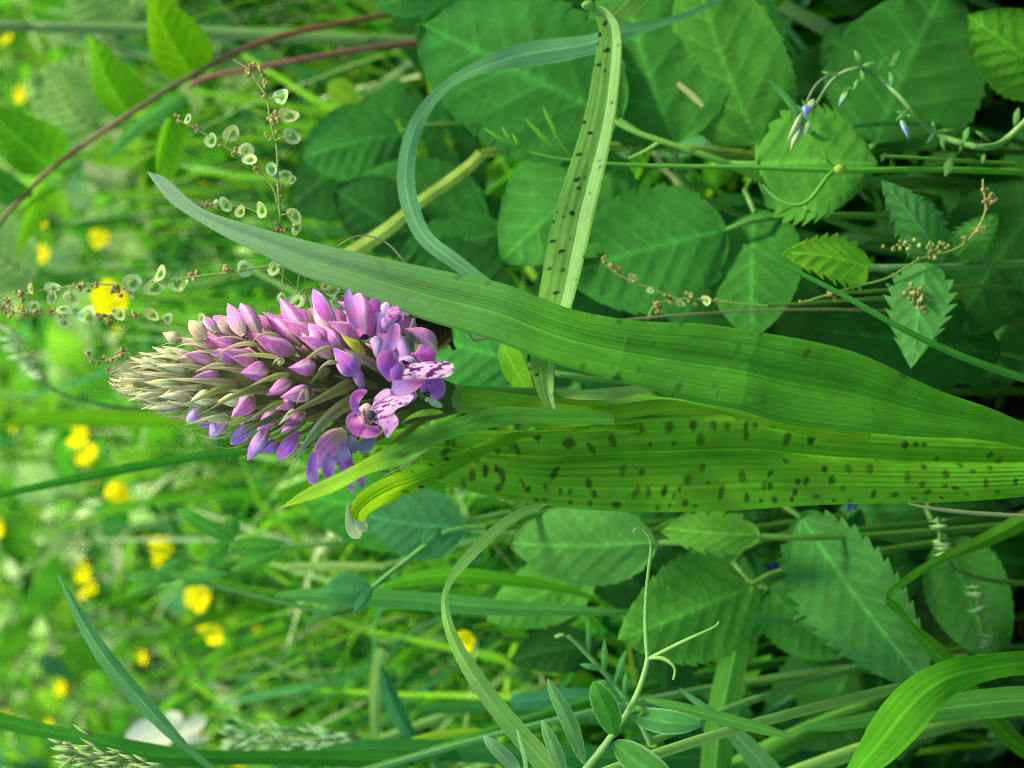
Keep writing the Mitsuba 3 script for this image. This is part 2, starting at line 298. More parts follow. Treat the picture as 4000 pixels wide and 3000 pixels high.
# ---------------------------------------------------------------- the orchid
O = thing('orchid', 'spotted orchid with a cone of pink and violet buds above long green leaves', 'orchid')
def axis_d(px): return 0.275 + (np.asarray(px, float) - 2000) * 5.28e-5 * 0.20
def edged(edge_a, edge_b, da, db, base, seed, n=260, m=48, keel=0.0, keel_at=0.5, bulge=0.0, prof=None, spots=None, ribs=9, rib=0.00012, sheen=None, hairs=0.0):
    """A long leaf between its two traced margins, each with distances along it; keel sinks the midrib, ribs are the parallel veins."""
    ea, eb = np.asarray(edge_a, float), np.asarray(edge_b, float)
    ea, eb = spline(ea, n), spline(eb, n)
    u = np.linspace(0, 1, n)
    da = np.interp(u, np.linspace(0, 1, len(da)), da); db = np.interp(u, np.linspace(0, 1, len(db)), db)
    A, B = at(ea[:, 0], ea[:, 1], da), at(eb[:, 0], eb[:, 1], db)
    w = np.linspace(0, 1, m)
    v = A[:, None] * (1 - w)[None, :, None] + B[:, None] * w[None, :, None]
    width = np.linalg.norm(B - A, axis=1)
    t = unit(np.gradient((A + B) / 2, axis=0)); nrm = unit(np.cross(t, unit(B - A + 1e-12)))
    nrm = nrm * np.sign((nrm * (CAM - (A + B) / 2)).sum(1))[:, None]
    ks = np.clip(1 - np.abs(w - keel_at) / np.where(w < keel_at, keel_at, 1 - keel_at), 0, 1)
    prof = -keel * ks ** 1.5 + bulge * 4 * w * (1 - w) if prof is None else PchipInterpolator(*zip(*prof))(w)
    ripple = rib * np.cos(2 * np.pi * ribs * w) * np.sin(np.pi * w)
    wob = 0.012 * np.sin(u * 23 + seed)[:, None] * (np.abs(w - 0.5) * 2)[None] ** 3
    S0 = np.stack([np.repeat(np.linspace(0, 1, n) * np.linalg.norm(np.diff((A + B) / 2, axis=0), axis=1).sum(), m), (np.repeat(width, m) * np.tile(w, n)), np.zeros(n * m)], -1)
    grain = (.00010 * (mnoise(S0 * [300, 1100, 0], seed + 1) - .5) + .00006 * (mnoise(S0 * [900, 1500, 0], seed + 2) - .5)).reshape(n, m) * np.minimum(1, width / .01)[:, None] + .05 * width[:, None] * (mfbm(S0 * [70, 90, 0] + seed, 2, seed).reshape(n, m) - .5)
    off = grain + width[:, None] * (prof[None] + wob) + ripple[None] * np.minimum(1, width / 0.008)[:, None]
    v = (v + nrm[:, None] * off[..., None]).reshape(-1, 3)
    uu, ww = np.repeat(u, m), np.tile(w, n)
    c = paint(v, uu * 6, ww * 2 - 1, base, seed, 0.24, 200)
    st = .5 * mnoise(np.stack([uu * 5, ww * 55, 0 * uu], -1), seed + 3) + .5 * mnoise(np.stack([uu * 3, ww * 110, 0 * uu], -1), seed + 4)
    c = c * (0.72 + 0.56 * st)[:, None] * (1 + 0.45 * np.exp(-((ww - keel_at) / 0.014) ** 2))[:, None]
    if isinstance(spots, list):
        r = rng(seed); L = np.linalg.norm(np.diff((A + B) / 2, axis=0), axis=1).sum(); x = uu * L; y = (ww - 0.5) * np.repeat(width, m)
        SN = mfbm(np.stack([x, y, 0 * x], -1) * 1300, 3, seed); k = np.zeros(len(v))
        for cx, cy, sx, sy in spots:
            a = r.normal(.12, .22); X_, Y_ = x - cx / 1e4, y - cy / 1e4; X_, Y_ = X_ * np.cos(a) + Y_ * np.sin(a), Y_ * np.cos(a) - X_ * np.sin(a)
            q = (X_ / (sx / 1e4)) ** 2 + (Y_ / (sy / 1e4)) ** 2
            k = np.maximum(k, np.clip((1.5 - q * (.45 + 1.1 * SN)) / 1.0, 0, 1) * r.uniform(.62, 1))
        k = np.clip(k * (.55 + .6 * mfbm(v * 2600, 2, seed)), 0, .9)[:, None]
        c = c * (1 - k) + col(.022, .032, .012) * k
    elif spots is not None:
        r = rng(seed); L = np.linalg.norm(np.diff((A + B) / 2, axis=0), axis=1).sum(); x = uu * L; y = (ww - 0.5) * np.repeat(width, m)
        SN = mfbm(np.stack([x, y, 0 * x], -1) * 1400, 2, seed); k = np.zeros(len(v)); dx, dy, sx, sy, p, cover = spots
        for gx in np.arange(0, L, dx):
            for gy in np.arange(-width.max() / 2, width.max() / 2, dy):
                if r.random() > p: continue
                cx, cy = gx + r.uniform(0, dx), gy + r.uniform(0, dy); a = r.normal(0.2, 0.35); z = float(np.clip(np.exp(r.normal(0, .30)), .4, 1.9))
                X, Y = x - cx, y - cy
                X, Y = X * np.cos(a) + Y * np.sin(a), Y * np.cos(a) - X * np.sin(a)
                q = (X / (sx * z)) ** 2 + (Y / (sy * z)) ** 2
                k = np.maximum(k, np.clip((1.35 - q * (.7 + .6 * SN)) / 0.9, 0, 1) * r.uniform(0.5, 1))
        k = k * (0.6 + 0.6 * mfbm(v * 2500, 2, seed))
        k = np.clip(1.25 * k * cover(uu, ww), 0, 0.93)[:, None]
        c = c * (1 - k) + col(0.014, 0.028, 0.012) * k
    if sheen is not None: c = sheen(c, uu, ww)
    return v, grid_faces(n, m), c
X = 1.8083
def ov(*p): return [(x * X, y * X) for x, y in p]

# the broad leaf that crosses in front
ea = ov((318, 370), (338, 376), (362, 388), (420, 440), (480, 468), (600, 503), (750, 540), (900, 572), (1000, 592), (1100, 615), (1200, 655), (1300, 680), (1400, 693), (1500, 697), (1600, 708), (1700, 725), (1850, 760), (1950, 805), (2050, 850), (2150, 885), (2300, 955), (2420, 1000))
eb = ov((318, 372), (326, 385), (345, 412), (370, 440), (430, 480), (500, 520), (560, 548), (650, 595), (720, 618), (800, 650), (900, 685), (1000, 715), (1080, 740), (1200, 785), (1300, 812), (1400, 840), (1500, 867), (1600, 885), (1680, 910), (1750, 922), (1900, 937), (2000, 945), (2080, 947), (2212, 968), (2320, 1010), (2420, 1040))
def sky_sheen_a(c, u, w):   # sky sheen painted into the colour of the leaf's outer half; yellower base
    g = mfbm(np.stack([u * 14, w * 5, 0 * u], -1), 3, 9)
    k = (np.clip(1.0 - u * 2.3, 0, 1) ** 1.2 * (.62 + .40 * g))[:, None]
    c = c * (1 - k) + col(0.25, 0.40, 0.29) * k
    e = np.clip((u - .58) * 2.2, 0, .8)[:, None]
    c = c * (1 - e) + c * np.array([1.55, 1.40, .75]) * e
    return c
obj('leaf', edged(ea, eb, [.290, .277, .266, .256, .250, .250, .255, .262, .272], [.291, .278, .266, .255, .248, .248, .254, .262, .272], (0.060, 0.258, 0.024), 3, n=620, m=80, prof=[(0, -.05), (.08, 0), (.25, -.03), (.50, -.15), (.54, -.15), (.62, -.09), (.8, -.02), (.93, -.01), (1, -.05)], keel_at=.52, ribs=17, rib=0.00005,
    spots=(0.006, 0.0045, 0.0006, 0.0009, 0.5, lambda u, w: 0.6 * (u > 0.25) * np.abs(w - .5) * 2), sheen=sky_sheen_a), 'leaf', O)
tag('orchid__leaf', 'broad grey green leaf crossing in front of the others')
# where the dark spots sit on the leaf: along it and across it from its middle line, half length, half height, in 0.1 mm
SPOTS_B = [(586,-68,np.float64(8.2),np.float64(13.0)),(653,-51,np.float64(14.6),np.float64(10.5)),(697,-38,np.float64(5.6),np.float64(16.1)),(746,-53,np.float64(8.0),np.float64(14.4)),(720,-77,np.float64(3.2),np.float64(4.8)),(807,-76,np.float64(12.7),np.float64(12.7)),(872,-77,np.float64(9.5),np.float64(14.3)),(828,-43,np.float64(4.8),np.float64(4.8)),(880,-44,np.float64(5.5),np.float64(4.8)),(924,-79,np.float64(7.9),np.float64(12.7)),(939,-51,np.float64(9.5),np.float64(12.6)),(968,-77,np.float64(7.9),np.float64(11.0)),(997,-74,np.float64(6.3),np.float64(9.5)),(1038,-71,np.float64(4.7),np.float64(14.1)),(1041,-55,np.float64(5.5),np.float64(9.4)),(1058,-75,np.float64(6.3),np.float64(9.4)),(1020,-88,np.float64(7.9),np.float64(3.9)),(539,-34,np.float64(5.7),np.float64(18.0)),(627,11,np.float64(7.3),np.float64(14.6)),(560,38,np.float64(4.9),np.float64(13.1)),(571,48,np.float64(4.9),np.float64(8.2)),(609,42,np.float64(4.9),np.float64(8.9)),(641,50,np.float64(4.1),np.float64(8.1)),(662,51,np.float64(4.8),np.float64(7.3)),(662,74,np.float64(5.7),np.float64(6.5)),(703,34,np.float64(8.0),np.float64(11.3)),(714,57,np.float64(6.4),np.float64(9.6)),(705,76,np.float64(5.6),np.float64(6.4)),(589,70,np.float64(4.9),np.float64(4.9)),(606,69,np.float64(5.7),np.float64(4.9)),(775,8,np.float64(6.4),np.float64(14.4)),(816,13,np.float64(6.4),np.float64(8.0)),(805,55,np.float64(7.2),np.float64(14.3)),(831,55,np.float64(5.6),np.float64(13.5)),(866,53,np.float64(6.3),np.float64(12.7)),(898,51,np.float64(4.7),np.float64(7.1)),(886,63,np.float64(4.0),np.float64(7.1)),(915,32,np.float64(7.1),np.float64(12.6)),(945,8,np.float64(7.1),np.float64(7.9)),(761,81,np.float64(11.2),np.float64(7.2)),(851,88,np.float64(5.6),np.float64(5.6)),(877,84,np.float64(3.2),np.float64(5.5)),(910,79,np.float64(7.1),np.float64(7.9)),(933,86,np.float64(6.3),np.float64(3.9)),(988,60,np.float64(6.3),np.float64(18.8)),(1032,29,np.float64(8.6),np.float64(12.5)),(1044,73,np.float64(6.3),np.float64(9.4)),(1076,78,np.float64(4.7),np.float64(4.7)),(959,39,np.float64(3.9),np.float64(3.1)),(1082,49,np.float64(6.3),np.float64(9.4)),(1099,-79,np.float64(7.9),np.float64(11.0)),(1140,-78,np.float64(7.9),np.float64(9.4)),(1131,-52,np.float64(7.9),np.float64(14.1)),(1181,-56,np.float64(8.6),np.float64(13.4)),(1224,-61,np.float64(7.9),np.float64(11.0)),(1283,-64,np.float64(6.3),np.float64(12.6)),(1385,-49,np.float64(8.7),np.float64(7.1)),(1408,-50,np.float64(7.1),np.float64(5.5)),(1426,-50,np.float64(5.5),np.float64(4.7)),(1128,-5,np.float64(7.8),np.float64(5.5)),(1210,7,np.float64(7.0),np.float64(7.8)),(1262,5,np.float64(7.8),np.float64(11.0)),(1309,4,np.float64(7.8),np.float64(11.0)),(1332,-17,np.float64(3.9),np.float64(3.9)),(1154,36,np.float64(6.3),np.float64(7.0)),(1172,33,np.float64(6.3),np.float64(8.6)),(1227,29,np.float64(7.8),np.float64(9.4)),(1251,45,np.float64(6.2),np.float64(7.0)),(1388,18,np.float64(6.3),np.float64(12.5)),(1426,-4,np.float64(7.1),np.float64(9.4)),(1420,33,np.float64(7.0),np.float64(6.3)),(1463,-24,np.float64(6.3),np.float64(5.5)),(1472,11,np.float64(7.9),np.float64(9.4)),(1434,48,np.float64(7.8),np.float64(3.9)),(1469,35,np.float64(7.1),np.float64(4.7)),(1493,40,np.float64(8.6),np.float64(4.7)),(1507,-10,np.float64(6.3),np.float64(7.9)),(1530,5,np.float64(7.1),np.float64(5.5)),(1568,-2,np.float64(5.5),np.float64(6.3)),(1574,-31,np.float64(7.1),np.float64(6.3)),(1595,-18,np.float64(6.3),np.float64(7.9)),(1557,30,np.float64(5.5),np.float64(11.0)),(1621,28,np.float64(5.5),np.float64(7.9)),(1583,48,np.float64(7.1),np.float64(3.9)),(1516,52,np.float64(6.3),np.float64(3.1)),(1149,57,np.float64(6.2),np.float64(9.4)),(1195,63,np.float64(8.6),np.float64(3.9)),(1143,72,np.float64(4.7),np.float64(5.5)),(1105,76,np.float64(7.0),np.float64(6.2)),(1233,69,np.float64(4.7),np.float64(3.1)),(1268,68,np.float64(5.5),np.float64(3.1)),(1318,54,np.float64(5.5),np.float64(9.4)),(1364,55,np.float64(7.8),np.float64(5.5)),(1405,62,np.float64(6.2),np.float64(3.1)),(1431,63,np.float64(3.1),np.float64(2.8)),(1463,59,np.float64(4.7),np.float64(2.3)),(1093,23,np.float64(5.5),np.float64(9.4)),(1093,48,np.float64(6.3),np.float64(7.8)),(93,-3,np.float64(8.3),np.float64(12.8)),(96,24,np.float64(7.0),np.float64(9.7)),(402,-32,np.float64(6.5),np.float64(12.0)),(257,44,np.float64(7.9),np.float64(15.4)),(189,39,np.float64(7.8),np.float64(10.6)),(478,18,np.float64(6.7),np.float64(13.7)),(449,32,np.float64(7.6),np.float64(14.1)),(259,47,np.float64(8.5),np.float64(9.2)),(458,-4,np.float64(6.8),np.float64(9.3)),(385,-7,np.float64(8.3),np.float64(10.3)),(321,16,np.float64(7.4),np.float64(9.8)),(490,-34,np.float64(8.2),np.float64(9.4)),(513,19,np.float64(7.2),np.float64(15.1)),(429,53,np.float64(5.2),np.float64(10.9)),(90,-8,np.float64(6.0),np.float64(14.8)),(111,5,np.float64(7.1),np.float64(14.8)),(516,29,np.float64(5.7),np.float64(12.0)),(388,-39,np.float64(7.6),np.float64(10.9)),(332,50,np.float64(7.6),np.float64(12.1)),(315,-11,np.float64(6.9),np.float64(9.3)),(283,36,np.float64(8.1),np.float64(11.2)),(67,18,np.float64(5.9),np.float64(14.0)),(236,16,np.float64(8.6),np.float64(11.3)),(219,12,np.float64(7.0),np.float64(9.1)),(507,49,np.float64(7.8),np.float64(14.0)),(443,-20,np.float64(6.8),np.float64(10.7)),(178,38,np.float64(6.3),np.float64(13.0)),(329,-24,np.float64(6.7),np.float64(11.2)),(388,-34,np.float64(5.6),np.float64(12.0)),(248,46,np.float64(6.4),np.float64(9.9)),(496,-29,np.float64(5.5),np.float64(10.2)),(213,-5,np.float64(7.2),np.float64(15.3)),(114,22,np.float64(7.8),np.float64(15.0)),(528,-46,np.float64(6.9),np.float64(14.4)),(501,10,np.float64(4.9),np.float64(8.6)),(245,1,np.float64(7.8),np.float64(10.7)),(297,-15,np.float64(6.8),np.float64(14.7))]
# the spotted leaf behind it, folded along its midrib
ea = [(1040, 1745), (1200, 1722), (1400, 1690), (1700, 1672), (2090, 1680), (2300, 1655), (2450, 1640), (2700, 1626), (2985, 1624), (3200, 1665), (3500, 1690), (3900, 1715), (4300, 1725)]
eb = [(1042, 1750), (1200, 1800), (1400, 1835), (1640, 1868), (1810, 1915), (1990, 1958), (2260, 1992), (2530, 2003), (2890, 1992), (3250, 1968), (3620, 1962), (3980, 1940), (4300, 1900)]
obj('leaf', edged(ea, eb, [.297, .292, .284, .276, .272, .272, .274, .276], [.298, .292, .284, .276, .270, .269, .271, .275], (0.115, 0.39, 0.022), 8, n=620, m=84, keel=0.24, keel_at=0.36, bulge=0.06, ribs=13, rib=0.00012, prof=[(0, -.06), (.06, -.01), (.15, -.03), (.36, -.22), (.40, -.15), (.46, -.05), (.6, -.01), (.8, -.03), (1, -.10)],
    spots=SPOTS_B), 'leaf', O)
tag('orchid__leaf_001', 'long leaf covered with dark purple spots')
# the sheathing leaf round the stem, its margin rolled back and pale
ea = [(2020, 1560), (2150, 1570), (2350, 1585), (2600, 1560), (2800, 1600), (3100, 1640), (3400, 1680)]
eb = [(2020, 1640), (2100, 1672), (2250, 1668), (2460, 1634), (2750, 1612), (3100, 1690), (3400, 1720)]
obj('leaf', edged(ea, eb, [.272, .267, .264, .266, .270], [.270, .266, .264, .266, .270], (0.14, 0.40, 0.02), 12, n=120, m=24, bulge=0.10, ribs=7, rib=0.00008), 'leaf', O)
ea = [(2165, 1534), (2300, 1525), (2480, 1508), (2560, 1508), (2700, 1540), (2850, 1580)]
eb = [(2165, 1536), (2200, 1556), (2260, 1562), (2420, 1556), (2560, 1530), (2760, 1560), (2850, 1584)]
obj('leaf', edged(ea, eb, [.269, .268, .268, .268], [.262, .2625, .264, .268], (0.24, 0.42, 0.10), 13, n=70, m=12, bulge=0.15, ribs=5, rib=0.00005), 'leaf', O)
tag('orchid__leaf_003', 'pale yellow green leaf margin rolled back')
# the two bract leaves under the spike
ea = [(2400, 1600), (2060, 1590), (1900, 1598), (1760, 1640), (1640, 1675), (1520, 1740), (1430, 1790), (1330, 1845), (1220, 1895), (1150, 1940), (1095, 1982)]
eb = [(2400, 1660), (2060, 1655), (1930, 1668), (1800, 1700), (1680, 1752), (1580, 1812), (1440, 1850), (1350, 1900), (1240, 1945), (1160, 1968), (1095, 1988)]
def lit_tip(x0):  # sunlight on the leaf's end, painted into its colour
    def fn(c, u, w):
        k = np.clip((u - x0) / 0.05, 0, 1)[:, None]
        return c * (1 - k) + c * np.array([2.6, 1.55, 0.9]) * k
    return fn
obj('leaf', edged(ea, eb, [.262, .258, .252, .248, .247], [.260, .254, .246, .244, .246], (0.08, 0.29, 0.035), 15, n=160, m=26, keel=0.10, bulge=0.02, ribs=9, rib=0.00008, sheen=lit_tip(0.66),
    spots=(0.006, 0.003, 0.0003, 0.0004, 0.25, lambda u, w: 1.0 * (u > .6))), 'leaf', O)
ea = [(2500, 1650), (2100, 1680), (1960, 1700), (1800, 1760), (1650, 1815), (1530, 1855), (1440, 1900), (1385, 1950), (1362, 1990), (1352, 2030)]
eb = [(2500, 1690), (2150, 1690), (2020, 1722), (1900, 1775), (1800, 1830), (1680, 1892), (1560, 1945), (1460, 1995), (1440, 2010), (1425, 2040)]
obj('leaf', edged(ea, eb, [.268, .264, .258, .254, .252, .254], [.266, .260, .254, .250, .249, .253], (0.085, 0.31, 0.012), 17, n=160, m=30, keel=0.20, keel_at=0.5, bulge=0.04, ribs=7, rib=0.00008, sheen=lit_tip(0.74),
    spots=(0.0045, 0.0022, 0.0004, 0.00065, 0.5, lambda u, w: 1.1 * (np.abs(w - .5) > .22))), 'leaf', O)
tag('orchid__leaf_005', 'spotted yellow green leaf with a hooked tip')
hook = [(1392, 1970, .2545, 70), (1390, 2020, .2540, 84), (1394, 2060, .2550, 78), (1404, 2084, .2580, 40), (1412, 2088, .2600, 8)]
obj('leaf_tip', ribbon(hook, cup=.5, base=(0.34, 0.46, 0.28), seed=4, n=40, m=13), 'leaf', O)
tag('orchid__leaf_tip', 'pale underside of the hooked leaf tip')
obj('leaf', ribbon([(1568, 1656, .252, 3), (1620, 1622, .251, 18), (1680, 1610, .2515, 26), (1730, 1612, .253, 3)], base=(0.16, 0.40, 0.03), seed=5, n=24, m=5), 'leaf', O)

ea = [(1700, 1496), (1850, 1512), (2000, 1536), (2200, 1556), (2400, 1580)]
eb = [(1700, 1590), (1850, 1592), (2000, 1602), (2200, 1620), (2400, 1640)]
obj('leaf', edged(ea, eb, [.2715, .2725, .274, .276], [.270, .271, .273, .276], (0.15, 0.44, 0.03), 19, n=90, m=24, bulge=.22, ribs=7, rib=.0001), 'leaf', O)
# stem
st = [at(1500, 1540, float(axis_d(1500))), at(1800, 1560, float(axis_d(1800))), at(2100, 1570, .280), at(2600, 1610, .284), at(3200, 1680, .286), at(4000, 1750, .290), at(4600, 1790, .300)]
st.append(np.array([st[-1][0] - 0.005, st[-1][1] + 0.03, 0.0]))
obj('stem', tube(st, [.0026, .0030, .0033, .0036, .0038, .0042, .005, .006], [(0.06, 0.15, 0.02), (0.10, 0.32, 0.02), (0.15, 0.38, 0.015), (0.14, 0.36, 0.02), (0.14, 0.36, 0.02)], 12, 60), 'stem', O)

# the spike
A0, A1 = np.array([425., 1472.]), np.array([1800., 1560.])
PROF = np.array([(425, 4), (480, 45), (560, 85), (650, 125), (750, 165), (850, 215), (1000, 270), (1200, 320), (1400, 350), (1600, 320), (1800, 110)], float)
def axis_y(px): return A0[1] + (np.asarray(px) - A0[0]) / (A1[0] - A0[0]) * (A1[1] - A0[1])
def rad(px): return np.interp(px, PROF[:, 0], PROF[:, 1])
def surf(px, py, r):
    """A point of the spike that stands at the picture's (px, py), r px out from its axis, on the side facing the camera."""
    off = py - axis_y(px); d = float(axis_d(px)); r = max(r, abs(off) + 1)
    return at(px, py, d - math.sqrt(r * r - off * off) * s_of(d))
n = 40; xs = np.linspace(530, 1800, n); cr = rad(xs) * np.interp(xs, [460, 700, 1100, 1500, 1800], [.6, .55, .42, .30, .45])
ang = np.arange(16) * 2 * np.pi / 16
e1, e2 = UP, -FWD
core = np.array([at(x, axis_y(x), float(axis_d(x))) for x in xs])
cv = core[:, None] + (cr * s_of(.27))[:, None, None] * (np.cos(ang)[None, :, None] * e1 + np.sin(ang)[None, :, None] * e2)
cc = np.repeat(np.stack([np.interp(xs, [460, 800, 1300, 1800], k) for k in ((.25, .12, .04, .03), (.30, .15, .055, .07), (.12, .05, .02, .015))], 1), 16, axis=0) * (0.6 + .8 * mfbm(cv.reshape(-1, 3) * 600, 3, 4))[:, None]
SP = obj('flower_spike', (cv.reshape(-1, 3), grid_faces(n, 16, True), cc), 'bud', O)

PINK, MAUVE, VIOL, LILAC, CREAM, TAN, OLIVE, MAGENTA = col(.62, .19, .53), col(.42, .14, .36), col(.32, .13, .62), col(.43, .25, .66), col(.62, .64, .34), col(.50, .42, .24), col(.26, .29, .08), col(.60, .14, .60)
def bud(b, t, wid, cols, seed, hook=None, seam=0.09, lift=None):
    """A closed bud: three sepals meeting in seams, swollen below the middle, hooded towards the tip."""
    R_ = rng(seed + 70); hook = R_.uniform(.02, .18) if hook is None else hook; wid = wid * R_.uniform(.88, 1.1); seam = seam * R_.uniform(.6, 1.5)
    cols = [np.asarray(k) * R_.uniform(.82, 1.16) * np.array([1, R_.uniform(.85, 1.2), R_.uniform(.9, 1.1)]) for k in cols]
    b, t = np.asarray(b), np.asarray(t); L = np.linalg.norm(t - b); ax = (t - b) / L
    out = unit((b + t) / 2 - at(1100, axis_y(1100), .27)) if lift is None else lift
    out = unit(out - (out @ ax) * ax); sd = np.cross(ax, out)
    n, m = 34, 48
    u = np.linspace(0, 1, n); ph = np.arange(m) * 2 * np.pi / m
    r = np.sin(np.pi * np.clip(u, 0, 1) ** R_.uniform(.70, .90)) ** R_.uniform(.75, .95) * (1 - 0.30 * u); r = r / r.max() * wid / 2; r[0] = wid * 0.16; r[-1] = wid * 0.01
    tri = 1 + seam * (np.abs(np.cos(1.5 * ph + seed)) ** 0.6 - 0.5) * 2
    fl = np.where(np.abs(np.sin(ph)) > 0, 1, 1)
    R = r[:, None] * tri[None] * (1 + .16 * (mfbm(np.stack([u[:, None] * 3 + 0 * ph, np.cos(ph) * 1.6 + 0 * u[:, None], np.sin(ph) * 1.6 + 0 * u[:, None]], -1) + seed, 3, seed) - .5)) * (1 - .035 * np.abs(np.cos(6 * ph + seed)) ** 6)[None]
    ctr = b + ax * (u * L)[:, None] + out * (hook * L * np.sin(np.pi * u) * 0.9)[:, None]
    v = ctr[:, None] + R[..., None] * (np.cos(ph)[None, :, None] * out * 0.9 + np.sin(ph)[None, :, None] * sd)
    v = v.reshape(-1, 3)
    c = np.stack([np.interp(u, np.linspace(0, 1, len(cols)), [k[i] for k in cols]) for i in range(3)], 1)
    c = np.repeat(c, m, axis=0); pp = np.tile(ph, n); uu = np.repeat(u, m)
    line = np.abs(np.cos(1.5 * pp + seed)) ** 14
    vein = np.abs(np.cos(6 * pp + seed)) ** 10
    c = c * (0.70 + 0.60 * mfbm(v * np.array([1400, 1400, 1400]), 3, seed))[:, None] * (1 - 0.26 * vein)[:, None]
    c = c * (1 - .30 * np.exp(-((uu - .12) / .16) ** 2))[:, None]  # foot darkened for the shadow between neighbouring buds
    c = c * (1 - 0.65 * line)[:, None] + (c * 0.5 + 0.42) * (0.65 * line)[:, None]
    return v, grid_faces(n, m, True), c
def bract(pts, wid, cols, seed, curl=0.25, fold=0.3, n=26, roll=0.0):
    """A narrow leaf of the spike along pts (k, 3)."""
    p = spline(np.asarray(pts), n, 3); u = np.linspace(0, 1, n)
    t = unit(np.gradient(p, axis=0)); ctr = at(1100, axis_y(1100), .27)
    axd = unit(at(420, 1472, .2418) - at(1800, 1560, .2729)); q = p - ctr; out = unit(q - (q @ axd)[:, None] * axd)
    sd = unit(np.cross(t, out)); out = np.cross(sd, t)
    sd, out = sd * math.cos(roll) + out * math.sin(roll), out * math.cos(roll) - sd * math.sin(roll)
    w = np.linspace(-1, 1, 7); hw = wid / 2 * np.minimum(1, (1.02 - u) ** 1.1 * 1.5) * np.minimum(1, .6 + 2 * u)
    v = p[:, None] + sd[:, None] * (hw[:, None] * w)[..., None] - out[:, None] * (hw[:, None] * fold * np.abs(w) ** 1.4)[..., None]
    v = v.reshape(-1, 3); uu, ww = np.repeat(u, 7), np.tile(w, n)
    c = np.stack([np.interp(uu, np.linspace(0, 1, len(cols)), [k[i] for k in cols]) for i in range(3)], 1)
    c = c * (0.8 + 0.4 * mfbm(v * 800, 3, seed))[:, None] * (1 - 0.35 * np.exp(-(ww / .22) ** 2))[:, None] * (1 + .30 * (np.abs(ww) > .9))[:, None]
    return v, grid_faces(n, 7), c
SPX = s_of(.262)
rs = rng(42)
BUDS = [  # base, tip, width (px), colours base to tip
 ((1195,1318),(1092,1162),74,[CREAM,PINK*1.1,PINK*1.05,MAGENTA]), ((1296,1318),(1232,1150),84,[CREAM,PINK,PINK*1.1,MAGENTA]), ((1310,1290),(1222,1128),74,[MAUVE,MAGENTA*.8,VIOL,VIOL]),
 ((1175,1350),(1044,1220),72,[OLIVE,MAUVE,PINK*.9,MAGENTA*.8]), ((1285,1368),(1205,1262),84,[OLIVE,MAUVE,PINK*.9,PINK]), ((1155,1382),(1018,1318),74,[OLIVE,MAUVE*.9,PINK*.8,PINK*.8]),
 ((1424,1318),(1398,1146),104,[PINK,MAGENTA,MAGENTA*1.05,PINK]), ((1478,1340),(1520,1178),88,[LILAC,LILAC*1.1,LILAC,PINK]), ((1396,1462),(1303,1358),82,[LILAC,VIOL,MAGENTA*.75,VIOL]),
 ((1232,1432),(1124,1437),72,[OLIVE,MAUVE,PINK,PINK]), ((1136,1490),(1040,1545),66,[OLIVE,MAUVE,PINK,PINK]), ((1222,1530),(1095,1552),70,[MAUVE,MAUVE,PINK,PINK*1.1]),
 ((1092,1598),(1003,1682),56,[OLIVE,MAUVE,PINK,PINK*1.1]), ((1192,1612),(1098,1690),62,[OLIVE,MAUVE,MAGENTA*.8,PINK]), ((1170,1690),(1083,1796),60,[MAUVE,VIOL,MAGENTA,PINK]),
 ((1090,1728),(1024,1766),48,[MAUVE,VIOL,VIOL,LILAC]), ((1050,1668),(966,1800),62,[MAUVE,LILAC,VIOL,LILAC]), ((1350,1672),(1225,1835),110,[TAN,MAUVE*1.1,MAUVE*1.2,VIOL]),
 ((990,1545),(903,1634),72,[TAN,PINK,PINK*1.1,PINK]), ((1046,1450),(940,1456),74,[OLIVE,MAUVE,PINK*.9,MAGENTA*.9]), ((856,1464),(752,1474),38,[TAN,PINK*1.15,LILAC,PINK]),
 ((940,1402),(833,1368),62,[OLIVE,MAUVE,PINK*.9,PINK*.9]), ((968,1350),(841,1302),64,[TAN,PINK,LILAC,LILAC]), ((925,1312),(833,1234),68,[TAN,TAN,MAUVE*1.1,PINK]),
 ((955,1315),(890,1184),60,[CREAM,PINK*1.15,PINK,PINK]), ((1014,1312),(938,1184),68,[TAN,PINK,PINK*.95,MAGENTA]), ((845,1302),(797,1238),44,[CREAM,PINK*1.1,PINK,PINK]),
 ((806,1328),(740,1252),58,[CREAM,TAN*1.2,TAN,TAN]), ((710,1332),(634,1300),44,[CREAM*.8,CREAM,CREAM,TAN]), ((890,1612),(818,1715),64,[TAN,LILAC*.8,LILAC,PINK]),
 ((992,1652),(898,1738),58,[OLIVE,VIOL*.9,VIOL,LILAC]), ((785,1585),(730,1655),52,[CREAM,LILAC*1.1,CREAM,CREAM]), ((850,1650),(775,1668),36,[OLIVE,LILAC,VIOL,LILAC]), ((725,1522),(633,1545),46,[CREAM*.8,CREAM,CREAM,CREAM]),
 ((1330,1360),(1270,1275),50,[TAN,PINK,PINK,PINK]), ((880,1385),(820,1385),44,[CREAM,CREAM,PINK,PINK]), ((700,1385),(612,1372),42,[CREAM*.8,CREAM,TAN*1.2,CREAM]), ((780,1402),(690,1402),44,[OLIVE,CREAM,CREAM,TAN]),
 ((940,1560),(850,1568),54,[OLIVE,CREAM*.8,CREAM,TAN]), ((840,1540),(740,1572),54,[OLIVE,CREAM*.8,CREAM,LILAC]), ((1150,1560),(1080,1600),50,[OLIVE,MAUVE,PINK,PINK])]
for i, (b, t, wd, cs) in enumerate(BUDS):
    rt = max(rad(t[0]), abs(t[1] - axis_y(t[0])) + 2); ln = math.hypot(b[0] - t[0], b[1] - t[1])
    rb = max(abs(b[1] - axis_y(b[0])) + 1, rt - 0.45 * ln)
    B, Tp = surf(b[0], b[1], rb), surf(t[0], t[1], rt)
    obj('bud', bud(B, Tp, wd * .95 * SPX, cs, i, lift=unit(CAM - B)), 'bud', SP)
